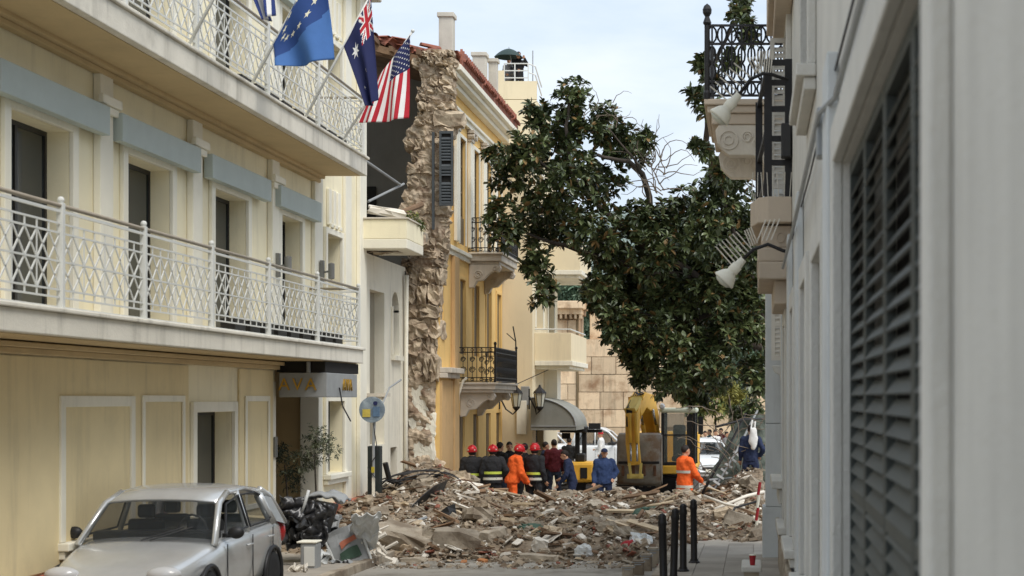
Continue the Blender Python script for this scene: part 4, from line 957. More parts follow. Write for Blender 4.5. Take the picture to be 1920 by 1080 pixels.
def build_shrubs():
    rnd = random.Random(5)
    def C(lst, Y, s=1): return [(W(a, b, Y + rnd.uniform(-.5, .5)), r * Y / FPX * s) for a, b, r in lst]
    bush('shrub', 'green shrub over the low wall behind the excavator cab', 'shrub', C([(1340, 755, 30), (1305, 765, 22), (1375, 745, 28)], 66), 90, .28, [M['bush1'], M['bush2'], M['bush1']], (W(1340, 0, 66).x, 66, 0), rnd)
    bush('yellowing_tree', 'yellow leaved tree behind the magnolia at the far end', 'tree', C([(1362, 705, 16), (1366, 735, 18), (1388, 750, 14), (1395, 700, 14)], 60), 70, .22, [M['bush2'], M['bush2'], M['leaf3']], (W(1378, 0, 60).x, 60, 0), rnd)
    bush('shrub', 'olive green shrub beside the wreck at the right wall', 'shrub', C([(1412, 770, 26), (1430, 800, 22), (1385, 778, 18)], 55), 70, .22, [M['bush1'], M['olive1'], M['bush1']], (W(1415, 0, 55).x, 55, 0), rnd)
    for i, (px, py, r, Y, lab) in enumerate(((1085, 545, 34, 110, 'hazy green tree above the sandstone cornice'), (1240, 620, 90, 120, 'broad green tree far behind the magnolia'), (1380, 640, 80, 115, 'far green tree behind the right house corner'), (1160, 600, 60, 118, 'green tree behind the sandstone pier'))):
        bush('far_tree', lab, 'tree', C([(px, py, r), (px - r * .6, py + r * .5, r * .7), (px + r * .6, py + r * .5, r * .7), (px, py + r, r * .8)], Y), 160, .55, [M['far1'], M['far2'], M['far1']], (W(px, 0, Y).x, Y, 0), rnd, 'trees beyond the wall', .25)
    k = 28
    t = bush('potted_olive', 'round headed olive tree in a dark pot by the hotel entrance', 'plant', [((-7.63, 27.9, 2.05), .36), ((-7.4, 27.8, 2.15), .3), ((-7.8, 27.9, 1.95), .3), ((-7.55, 27.7, 2.3), .28)], 42, .075, [M['olive1'], M['olive2'], M['olive1']], (-7.62, 27.9, .75), rnd, None, .022)
    mb = MB(); mb.lathe([(.2, .36), (.24, .4), (.29, .95), (.31, .96), (.31, 1.02), (.27, 1.02), (.26, .9), (0, .9)], (-7.62, 27.9, 0), 18); mb.build('pot', M['darkframe'], t, smooth=False)
    t = bush('potted_olive', 'darker olive bush in the shade of the hotel doorway', 'plant', [((-8.18, 28.0, 1.85), .3), ((-8.05, 28.1, 1.6), .28), ((-8.3, 28.0, 2.1), .22)], 40, .075, [M['olive1'], M['olive1'], M['olive2']], (-8.12, 28.0, .75), rnd, None, .022)
    mb = MB(); mb.lathe([(.2, .36), (.24, .4), (.29, .95), (.31, .96), (.31, 1.02), (.27, 1.02), (.26, .9), (0, .9)], (-8.12, 28.0, 0), 18); mb.build('pot', M['darkframe'], t)
    # weeds on the parapet
    bush('weed_clump', 'green weeds on the corner of the white parapet balcony', 'plant', [((-7.32, 34.4, 6.85), .2), ((-7.25, 34.8, 6.8), .16)], 26, .1, [M['bush1'], M['bush2'], M['bush1']], (-7.3, 34.5, 6.6), rnd, None, .012)
build_shrubs()
# ------------------------------------------------------------------ the heap of rubble
M['black_sheet'] = mat('black_sheet_metal', s2l(48, 47, 46), .4, .2, 3, .1, metal=.3)
M['fabric_green'] = mat('green_fabric', s2l(70, 92, 78), .85, .2, 4, .2)
M['rust'] = mat('rusty_steel', s2l(110, 78, 58), .8, .25, 6, .2)
M['red'] = mat('red_cloth', s2l(160, 40, 46), .8, .15, 4, .2)
M['bag'] = mat('pale_plastic_bag', s2l(206, 208, 206), .4, .08, 6, .3)
M['orange_brick'] = mat('orange_brick', s2l(196, 132, 84), .9, .2, 5, .3, rnd=.2)
def sstep(a, b, x):
    t = max(0, min(1, (x - a) / (b - a))); return t * t * (3 - 2 * t)
def mound(x, y):
    front = 26.3 + .4 * noise.noise(Vector((x * .7, 1, 0))) + 2.6 * sstep(-1.9, -.9, x)
    bk = 35.7 + 2.2 * sstep(-2.6, -1.4, x)
    h = .68 * (.42 * sstep(front, front + 1.8, y) + .58 * sstep(front, front + 8.5, y)) * (1 - sstep(bk, bk + 1.9, y))
    h += .62 * math.exp(-((x + 7.0) / .9) ** 2 - ((y - 34.3) / 2.2) ** 2) + .5 * math.exp(-((x - .1) / .7) ** 2 - ((y - 37.4) / 1.8) ** 2) - .55 * math.exp(-((x + 1.6) / .5) ** 2 - ((y - 37.0) / .8) ** 2)
    h *= 1 - .0 * x
    e = sstep(front - .2, front + 1.0, y) * (1 - sstep(bk, bk + 1.9, y))
    h += e * (.26 * noise.noise(Vector((x * .9, y * .9, 4))) + .1 * noise.noise(Vector((x * 2.3, y * 2.3, 8))))
    return max(h, -.05)
def mz(x, y): return zg(y) + mound(x, y)
def build_rubble():
    rnd = random.Random(21)
    mb = MB()
    def f(u, v):
        x = -8.1 + 8.35 * u; y = 26 + 13.8 * v; return (x, y, mz(x, y) + .05 * noise.noise(Vector((x * 6, y * 6, 0))) - .03)
    mb.grid(f, 110, 150); o = mb.build('rubble_mound', M['earth']); o['kind'] = 'stuff'; tag(o, 'brown heap of crushed plaster and earth across the street', 'rubble')
    # small debris, uncountable
    tv = [(-1, -1, -.6), (1, -.8, -.7), (.9, 1, -.5), (-.8, .9, -.6), (-.7, -.8, .6), (.8, -.7, .5), (.6, .8, .7), (-.9, .6, .5)]
    tf = [(0, 3, 2, 1), (4, 5, 6, 7), (0, 1, 5, 4), (1, 2, 6, 5), (2, 3, 7, 6), (3, 0, 4, 7)]
    mb = MB()
    for i in range(23000):
        y = 25.2 + 14 * rnd.random() ** 1.15; x = rnd.uniform(-8, .25)
        if mound(x, y) < .015 and rnd.random() < .72: continue
        s = .01 + .055 * rnd.random() ** 3.6
        sx, sy, sz = s * rnd.uniform(.5, 1.9), s * rnd.uniform(.5, 1.5), s * rnd.uniform(.25, .9)
        m = Matrix.Rotation(rnd.uniform(0, 6.3), 3, 'Z') @ Matrix.Rotation(rnd.uniform(-.7, .7), 3, 'X') @ Matrix.Rotation(rnd.uniform(-.7, .7), 3, 'Y'); c = Vector((x, y, mz(x, y) + s * rnd.uniform(-.2, .9)))
        mi = rnd.choices(range(6), (50, 24, 11, 10, 3, 2))[0]
        mb.add([c + m @ Vector((a * sx * rnd.uniform(.7, 1.2), b * sy * rnd.uniform(.7, 1.2), d * sz)) for a, b, d in tv], tf, mi)
    for i in range(600):
        y = 26 + 13 * rnd.random(); x = rnd.uniform(-7.9, .2)
        if mound(x, y) < .03: continue
        L = rnd.uniform(.12, .5); a = rnd.uniform(0, 6.3); d = Vector((math.cos(a), math.sin(a) * .7, rnd.uniform(-.3, .4))).normalized() * L; c = Vector((x, y, mz(x, y) + .03)); mb.bar(c - d / 2, c + d / 2, rnd.uniform(.012, .04), rnd.uniform(.008, .03), rnd.choice((2, 3, 3, 5, 1)))
    o = mb.build('small_debris', [M['earth'], M['concrete'], M['plaster'], M['timber'], M['tile'], M['palewood']]); o['kind'] = 'stuff'; tag(o, 'small broken stones, plaster bits and splinters covering the heap', 'debris')
    # pieces one can pick out
    def zone(x, y):
        a = 'front foot' if y < 29.2 else ('middle' if y < 33 else 'crest'); b = 'left' if x < -5.3 else ('centre' if x < -2.6 else 'right'); return f', {b} {a}'
    kinds = [('stone_chunk', 'broken stone chunk on the rubble heap', 'stone', 'stone chunks on the heap', 118, [chunk_mesh('stone_chunk', 500 + i, (1, .8, .6), M['stone' if i % 3 == 0 else 'concrete'], .2, 1) for i in range(8)], (.16, .42)),
             ('plaster_slab', 'pale flat slab of broken plaster on the rubble heap', 'plaster', 'plaster slabs on the heap', 60, [chunk_mesh('plaster_slab', 530 + i, (1, .75, .16), M['plaster'], .16, 1) for i in range(6)], (.13, .36)),
             ('tile_fragment', 'broken terracotta tile fragment on the rubble heap', 'tile', 'tile fragments on the heap', 30, [chunk_mesh('tile_fragment', 560 + i, (1, .7, .12), M['tile'], .18, 1, .6) for i in range(4)], (.12, .3))]
    for nm, lab, cat, grp, n, meshes, (a, b) in kinds:
        for i in range(n):
            for _ in range(60):
                y = 26.2 + 12.2 * rnd.random() ** 1.3; x = rnd.uniform(-7.7, .15)
                if mound(x, y) > .05: break
            o = link(nm, rnd.choice(meshes)); s = a + (b - a) * rnd.random() ** 2; o.scale = (s * rnd.uniform(.8, 1.3),) * 2 + (s,); o.location = (x, y, mz(x, y) + s * .14)
            o.rotation_euler = (rnd.uniform(-.6, .6), rnd.uniform(-.6, .6), rnd.uniform(0, 6.3)); tag(o, ('larger ' if s > (a + b) / 2 else 'small ') + lab + zone(x, y), cat, grp)
    pv = []
    for i in range(5):
        b = MB(); b.add([(-.5, -.5 + .1 * rnd.random(), -.5), (.5 - .12 * rnd.random(), -.5, -.5), (.5, .5, -.5), (-.5 + .1 * rnd.random(), .5, -.5), (-.48, -.5, .5), (.5 - .1 * rnd.random(), -.5, .5), (.46, .5, .5), (-.5, .5, .5)], tf); pv.append(b)
    for nm, lab, cat, grp, n, mt, L0, L1 in (('timber_plank', 'splintered brown timber in the rubble heap', 'timber', 'brown timbers in the heap', 52, 'timber', .3, 1.05), ('pale_batten', 'pale wooden batten on the rubble heap', 'timber', 'pale battens on the heap', 30, 'palewood', .25, .85)):
        ms = [b.mesh(nm, M[mt]) for b in pv]
        for i in range(n):
            for _ in range(60):
                y = 26.4 + 12 * rnd.random(); x = rnd.uniform(-7.5, .1)
                if mound(x, y) > .08: break
            o = link(nm, rnd.choice(ms)); L = rnd.uniform(L0, L1); o.scale = (L, rnd.uniform(.05, .13), rnd.uniform(.02, .06)); o.location = (x, y, mz(x, y) + .05 + L * .05); o.rotation_euler = (rnd.uniform(-.5, .5), rnd.uniform(-.4, .4), rnd.uniform(0, 6.3)); tag(o, ('long ' if L > (L0 + L1) / 2 else 'short ') + lab + zone(x, y), cat, grp)
    def special(nm, lab, cat, me, loc, rot=(0, 0, 0)):
        o = link(nm, me); o.location = loc; o.rotation_euler = rot; return tag(o, lab, cat)
    def at(px, py, Y, dz=0): p = W(px, py, Y); return (p.x, p.y, p.z + dz)
    special('concrete_slab', 'long tilted grey concrete slab at the left foot of the heap', 'concrete', chunk_mesh('concrete_slab', 601, (1.15, .7, .34), M['concrete'], .13, 2), at(760, 1010, 27.6), (.15, .28, -.1))
    special('concrete_boulder', 'large rounded grey masonry boulder at the front of the heap', 'concrete', chunk_mesh('concrete_boulder', 602, (.85, .6, .55), M['concrete'], .15, 2), at(855, 1022, 27.5), (.1, .1, .3))
    special('concrete_boulder', 'second grey masonry boulder right of the largest one', 'concrete', chunk_mesh('concrete_boulder', 603, (.62, .55, .42), M['concrete'], .16, 2), at(915, 1015, 27.9), (0, -.15, .9))
    special('stone_block', 'long squared stone block at the right of the heap behind the bollards', 'stone', chunk_mesh('stone_block', 604, (.95, .4, .3), M['stone'], .08, 2), at(1195, 990, 29.2), (.05, .03, .1))
    special('stone_block', 'pale broken slab leaning at the right wall', 'stone', chunk_mesh('stone_block', 605, (.75, .25, .42), M['concrete'], .1, 2), at(1390, 985, 31), (-.3, .35, .1))
    special('plaster_chunk', 'white plaster chunk near the middle front of the heap', 'plaster', chunk_mesh('plaster_chunk', 606, (.28, .2, .24), M['plaster'], .15, 1), at(1012, 1022, 27.4), (.2, .3, .3))
    special('stone_block', 'squared stone lying at the foot of the heap in the road', 'stone', chunk_mesh('stone_block', 607, (.45, .3, .14), M['concrete'], .1, 1), at(775, 1053, 26.6), (0, 0, .1))
    special('stone_block', 'flat grey stone at the lower middle of the heap', 'stone', chunk_mesh('stone_block', 608, (.7, .35, .2), M['concrete'], .12, 1), at(1010, 1050, 26.7), (0, .05, -.2))
    for i, (px, py) in enumerate(((1062, 1068), (1080, 1064), (1098, 1067), (1115, 1062), (1072, 1060), (1128, 1068), (870, 1055), (905, 1052))):
        b = chunk_mesh('brick', 700 + i, (.2, .1, .07), M['orange_brick'], .08, 0); o = link('brick', b); o.location = at(px, py, 26.4, .0); o.rotation_euler = (.2 * (i % 3), .1, i * .8); tag(o, 'orange brick fragment at the front foot of the heap', 'brick', 'orange bricks')
    # crumpled cloths and bags
    def crumple(seed, size, amp=.18):
        r2 = random.Random(seed); b = MB(); n, m = 16, 10
        b.ell((0, 0, 0), size, n, m); b.v = [tuple(Vector(v) * (1 + amp * 2.2 * noise.noise(Vector(v) * (1.1 / max(size)) * 3 + Vector((seed, 0, 0))) + r2.uniform(-amp, amp) * .4)) for v in b.v]; return b
    special('red_cushion', 'red cushion lying in the rubble near the concrete posts', 'cushion', crumple(3, (.2, .11, .09), .08).mesh('red_cushion', M['red']), at(1172, 1026, 27.3), (0, -.45, .3))
    special('plastic_bag', 'grey plastic bag crumpled beside the red cushion', 'bag', crumple(4, (.22, .16, .2)).mesh('plastic_bag', M['bag']), at(1200, 1022, 27.5))
    special('plastic_bag', 'small white bag in the front middle of the heap', 'bag', crumple(5, (.16, .12, .13)).mesh('plastic_bag', M['bag']), at(1095, 1035, 27.1))
    special('green_cloth', 'dark green torn cloth left of the heap centre', 'cloth', crumple(6, (.38, .25, .1), .3).mesh('green_cloth', M['fabric_green']), at(1010, 995, 28.6), (0, .2, 0))
    special('green_cloth', 'dark green torn cloth at the right of the heap near the stone block', 'cloth', crumple(7, (.35, .25, .1), .3).mesh('green_cloth', M['fabric_green']), at(1215, 960, 31), (0, -.1, 0))
    # bent black sheet, frames, pipes
    def sheet(P, thick=.015): 
        b = MB(); n = len(P) // 2; b.grid(lambda u, v: Vector(P[min(int(round(u * (n - 1))), n - 1)]).lerp(Vector(P[n + min(int(round(u * (n - 1))), n - 1)]), v), n - 1, 3); return b
    p = [at(735, 985, 31), at(765, 955, 31.3), at(790, 930, 31.6), at(815, 910, 32)]; q = [at(755, 992, 31.6), at(790, 965, 32), at(820, 948, 32.3), at(838, 900, 32.6)]
    o = sheet(p + q).build('bent_sheet', M['black_sheet']); o.modifiers.new('solid', 'SOLIDIFY').thickness = .02; tag(o, 'bent black metal sheet at the left of the heap', 'metal')
    p = [at(826, 960, 30.5), at(838, 950, 30.5), at(852, 945, 30.6)]; q = [at(845, 985, 30.3), at(850, 982, 30.4), at(856, 978, 30.6)]
    o = sheet(p + q).build('bent_sheet', M['black_sheet']); o.modifiers.new('solid', 'SOLIDIFY').thickness = .02; tag(o, 'black triangular metal piece in the upper left of the heap', 'metal')
    T = thing('window_frame', 'white broken window frame lying on the upper left of the heap', 'frame', at(865, 915, 34))
    for a, b in (((822, 905), (862, 930)), ((832, 902), (880, 922)), ((836, 925), (898, 922)), ((880, 905), (897, 922)), ((830, 935), (880, 955))):
        m = MB(); m.bar(at(*a, 34 - (a[1] - 905) * .06), at(*b, 34 - (b[1] - 905) * .06), .06, .05); m.build('bar', M['plaster'], T)
    o = link('rolled_carpet', crumple(9, (.55, .16, .12), .06).mesh('rolled_carpet', M['plaster'])); o.location = at(862, 912, 33.8); o.rotation_euler = (0, .05, .1); tag(o, 'pale rolled carpet on the crest of the heap at left', 'carpet')
    for i, (lab, pts, r, mt) in enumerate((('white pipe lying on the heap beside the navy worker', [(1320, 930, 33), (1360, 945, 32.5), (1395, 952, 32)], .03, 'plaster'), ('pale pipe sloping up to the right wall', [(1340, 955, 33), (1400, 930, 33.5), (1432, 922, 33.8)], .035, 'plaster'), ('grey pipe across the left slope of the heap', [(725, 1000, 29.5), (760, 985, 29.7), (800, 970, 30)], .03, 'greymetal'), ('dark pipe bent over the right of the heap', [(1360, 985, 31.5), (1378, 952, 31.8), (1420, 940, 32)], .025, 'iron'), ('long pale batten across the crest right of centre', [(1170, 955, 31.5), (1240, 945, 31.6), (1262, 940, 31.7)], .03, 'palewood'))):
        m = MB(); m.tube([at(*q) for q in pts], r, 8); o = m.build('pipe', M[mt], None, smooth=True); tag(o, lab, 'pipe')
    # bent reinforcing rods
    for i in range(14):
        for _ in range(60):
            y = 27.5 + 9 * rnd.random(); x = rnd.uniform(-7.2, -.2)
            if mound(x, y) > .2: break
        a = rnd.uniform(0, 6.3); p = Vector((x, y, mz(x, y) - .03)); pts = [p]; d = Vector((math.cos(a), math.sin(a) * .5, rnd.uniform(.2, .9))).normalized()
        for k in range(7): d = (d + Vector((rnd.uniform(-.3, .3), rnd.uniform(-.2, .2), -.24 + rnd.uniform(-.15, .1)))).normalized(); pts.append(pts[-1] + d * rnd.uniform(.1, .17))
        m = MB(); m.tube(pts, .011, 5); o = m.build('bent_rod', M['rust'], None, smooth=True); tag(o, 'bent rusty steel rod in the rubble heap' + zone(x, y), 'rod', 'bent rods in the heap')
    # crumpled scrap metal beside the bin and the cabinet
    for i, (px, py, Y, w, h, lab, mt) in enumerate(((612, 985, 26.2, .42, .34, 'crumpled silver metal panel between the bin and the crushed cabinet', 'greymetal'), (598, 1045, 24.9, .3, .16, 'small crumpled pale metal scrap beside the grey box', 'bag'), (556, 1000, 24.6, .3, .42, 'dark bent metal panel behind the parked car', 'black_sheet'), (640, 1062, 25.0, .34, .14, 'flattened grey metal scrap in front of the crushed cabinet', 'greymetal'), (716, 985, 30.2, .55, .3, 'crumpled grey metal sheet at the foot of the sign post', 'greymetal'), (560, 1070, 23.6, .26, .14, 'torn white paper scrap on the kerb behind the car', 'plaster'))):
        c = W(px, py, Y); b = MB(); b.grid(lambda u, v: c + Vector(((u - .5) * w + .08 * noise.noise(Vector((u * 3 + i, v * 3, 0))), .3 * noise.noise(Vector((u * 3.5, v * 3.5, i))) + .1 * (v - .5), (v - .5) * h * (1 + .4 * noise.noise(Vector((u * 2, i, 3)))) + .1 * noise.noise(Vector((u * 5, v * 5, i + 9))))), 14, 12)
        o = b.build('scrap_sheet', M[mt]); o.modifiers.new('s', 'SOLIDIFY').thickness = .012; tag(o, lab, 'scrap')
    # cables in loops at the left
    m = MB()
    for i in range(9):
        c0 = W(rnd.uniform(735, 800), rnd.uniform(900, 930), 33); r = rnd.uniform(.3, .75); pts = []
        a0 = rnd.uniform(2.2, 3.6)
        for k in range(16):
            a = a0 - k * .17; pts.append((c0.x + r * 1.2 * math.cos(a), c0.y + .3 * math.sin(a * 2) + i * .06, c0.z - .1 + r * .7 * math.sin(a) + rnd.uniform(-.01, .01)))
        m.tube(pts, .014, 5)
    o = m.build('tangled_cables', M['iron'], None, kind='stuff'); tag(o, 'tangle of black cables looping over the left of the heap', 'cable')
    m = MB(); m.tube([W(*q) for q in ((722, 868, 33), (730, 900, 33.1), (758, 912, 33.3), (790, 900, 33.4), (824, 888, 33.5))], .06, 7); o = m.build('charred_beam', M['black_sheet'], None); tag(o, 'black charred beam at the top left of the heap', 'timber')
    # broken pieces on the white house terrace
    for i in range(34):
        px = rnd.uniform(684, 790); yy = rnd.uniform(34.2, 37.4); X = (px - VX) * yy / FPX; X = min(X, -7.45)
        s = rnd.uniform(.18, .5); o = link('terrace_stone', rnd.choice(kinds[0][5])); o.scale = (s, s, s); o.location = (X, yy, 6.2 + s * .2 + rnd.random() * .35 + max(0, (yy - 35)) * .18); o.rotation_euler = (rnd.uniform(-1, 1), rnd.uniform(-1, 1), rnd.uniform(0, 6)); tag(o, 'fallen wall stone lying on the white balcony terrace', 'stone', 'stones on the terrace')
    m = MB()
    def tf_(u, v):
        y = 33.9 + 3.9 * v; x = -12.5 + (12.5 - 7.5) * u; return (x, y, 6.12 + .75 * sstep(33.9, 37.6, y) * (.6 + .5 * noise.noise(Vector((x * 2, y * 2, 0)))) + .06 * noise.noise(Vector((x * 7, y * 7, 2))))
    m.grid(tf_, 40, 30); o = m.build('terrace_rubble', M['earth'], None, kind='stuff'); tag(o, 'rubble filling the terrace behind the white parapet', 'rubble')
    o = link('plaster_slab', chunk_mesh('plaster_slab', 640, (.8, .5, .2), M['plaster'], .15, 1)); o.location = at(726, 398, 34.4); o.rotation_euler = (.1, .15, .2); tag(o, 'white plaster slab on the parapet terrace', 'plaster')
    for i, (a, b, lab) in enumerate((((683, 300, 34.5), (750, 346, 36.5), 'thin pale metal pole slanting down inside the torn room'), ((690, 378, 35), (757, 345, 36.8), 'thin pale metal pole rising to the torn stones'), ((745, 402, 34.6), (790, 384, 36.5), 'dark fallen beam on the terrace below the torn wall'))):
        m = MB(); m.tube([W(*a), W(*b)], .03 if i < 2 else .07, 8); o = m.build('metal_pole' if i < 2 else 'fallen_beam', M['greymetal' if i < 2 else 'timber']); tag(o, lab, 'pole' if i < 2 else 'timber')
build_rubble()
# ------------------------------------------------------------------ flags on the upper hotel balcony
def cloth(name, c):
    return mat(name, c, .8, .06, 6, .12, 60)
M['navy'] = cloth('navy_cloth', s2l(34, 40, 84)); M['eublue'] = cloth('blue_cloth_painted_light', s2l(70, 112, 172)); M['eudark'] = cloth('blue_cloth_painted_shade', s2l(40, 70, 128)); M['fred'] = cloth('red_flag_cloth', s2l(186, 38, 52)); M['fwhite'] = cloth('white_flag_cloth', s2l(238, 236, 232)); M['fyellow'] = cloth('pale_star_cloth', s2l(226, 222, 196)); M['gblue'] = cloth('greek_blue_cloth', s2l(44, 62, 120))  # eublue and eudark: one cloth, light showing through it painted as two tones
def flag(label, base, tip, corners, Y, paint, mats, nu, nv, folds, stars):
    """base/tip of the pole and the four cloth corners (hoist top, hoist bottom, fly top, fly bottom) as photo points at depth Y"""
    b = W(*base, Y); t = W(*tip, Y); T = thing('flag', label, 'flag', b)
    mb = MB(); mb.tube([b - (t - b) * .06, t], .021, 10); mb.ell(t, (.035, .035, .035), 8, 6); mb.build('pole', M['rail'], T, smooth=True)
    A, B, C, D = [W(*c, Y) for c in corners]
    def S(u, v, off=0):
        p = A.lerp(B, v).lerp(C.lerp(D, v), u); amp = folds[0] * (.15 + .85 * u)
        w = math.sin(v * folds[1] * math.pi + u * folds[2]) * amp + math.sin(v * folds[1] * 2.3 + u * 3) * amp * .35
        return p + Vector((w * .25, w - off - .06 * min(1, u * 6 + .6), -.03 * math.sin(v * math.pi) * u + w * .1))
    mb = MB(); mb.grid(lambda u, v: S(u, v), nu, nv, mfn=paint); o = mb.build('cloth', mats, T, smooth=True); o.modifiers.new('solid', 'SOLIDIFY').thickness = .004
    for su, sv, r, n, m, asp in stars:
        for side in (.006, -.008):
            mb = MB(); pts = [S(su, sv, side)]
            for k in range(2 * n):
                rr = r if k % 2 == 0 else r * .42; a = math.pi * k / n; pts.append(S(su + rr * math.cos(a) * asp, sv + rr * math.sin(a), side))
            mb.add(pts, [(0, k, k % (2 * n) + 1) for k in range(1, 2 * n + 1)]); s = mb.build('star', m, o); s.parent = o; s.matrix_parent_inverse = Matrix.Identity(4)
def build_flags():
    st = []
    for k in range(12):
        a = k * math.pi / 6; st.append((.22 + .2 * math.cos(a), .5 + .33 * math.sin(a), .065, 5, M['fyellow'], .62))
    flag('blue flag with a ring of pale stars on the upper balcony', (468, 165), (616, -105), [(606, -88), (514, 84), (624, 112), (524, 126)], 23.2, lambda u, v: 0 if u < .52 + .12 * v else 1, [M['eudark'], M['eublue']], 40, 30, (.09, 3, 2.2), st)  # paler lower part paints light through single cloth, darker part the doubled look
    def aus(u, v):
        if u < .34 and v < .46:
            x, y = u / .34 - .5, v / .46 - .5; d1, d2 = abs(x - y), abs(x + y)
            if abs(x) < .07 or abs(y) < .1: return 1
            if abs(x) < .13 or abs(y) < .17: return 2
            if min(d1, d2) < .06: return 1
            if min(d1, d2) < .14: return 2
        return 0
    flag('navy flag with a large white star, union canton, on the middle pole', (570, 225), (700, -18), [(697, -10), (646, 88), (708, 188), (690, 200)], 26.07, aus, [M['navy'], M['fred'], M['fwhite']], 60, 40, (.06, 3.2, 1.6), [(.25, .74, .15, 7, M['fwhite'], .6), (.75, .2, .06, 7, M['fwhite'], .6), (.75, .8, .06, 7, M['fwhite'], .6), (.62, .45, .06, 7, M['fwhite'], .6), (.88, .4, .06, 7, M['fwhite'], .6), (.8, .55, .045, 5, M['fwhite'], .6)])
    us = []
    for r in range(9):
        for c in range(6 if r % 2 == 0 else 5): us.append((.4 * (c + .5 + (.5 if r % 2 else 0)) / 6, .538 * (r + .5) / 9, .022, 5, M['fwhite'], .62))
    flag('red and white striped flag with starred navy canton on the far pole', (645, 260), (774, 58), [(770, 66), (714, 140), (765, 222), (672, 231)], 28.6, lambda u, v: 2 if (u < .4 and v < 7 / 13) else (0 if int(v * 13) % 2 == 0 else 1), [M['fred'], M['fwhite'], M['navy']], 40, 39, (.07, 4.2, 2.0), us)
    def gr(u, v):
        if u < .37 and v < 5 / 9: return 1 if (abs(u - .185) < .04 or abs(v - 5 / 18) < .055) else 0
        return 0 if int(v * 9) % 2 == 0 else 1
    flag('blue and white striped flag cut by the top edge at left', (352, 88), (500, -190), [(492, -180), (440, -82), (514, 30), (500, 40)], 20.7, gr, [M['gblue'], M['fwhite']], 36, 27, (.08, 3, 2), [])
build_flags()

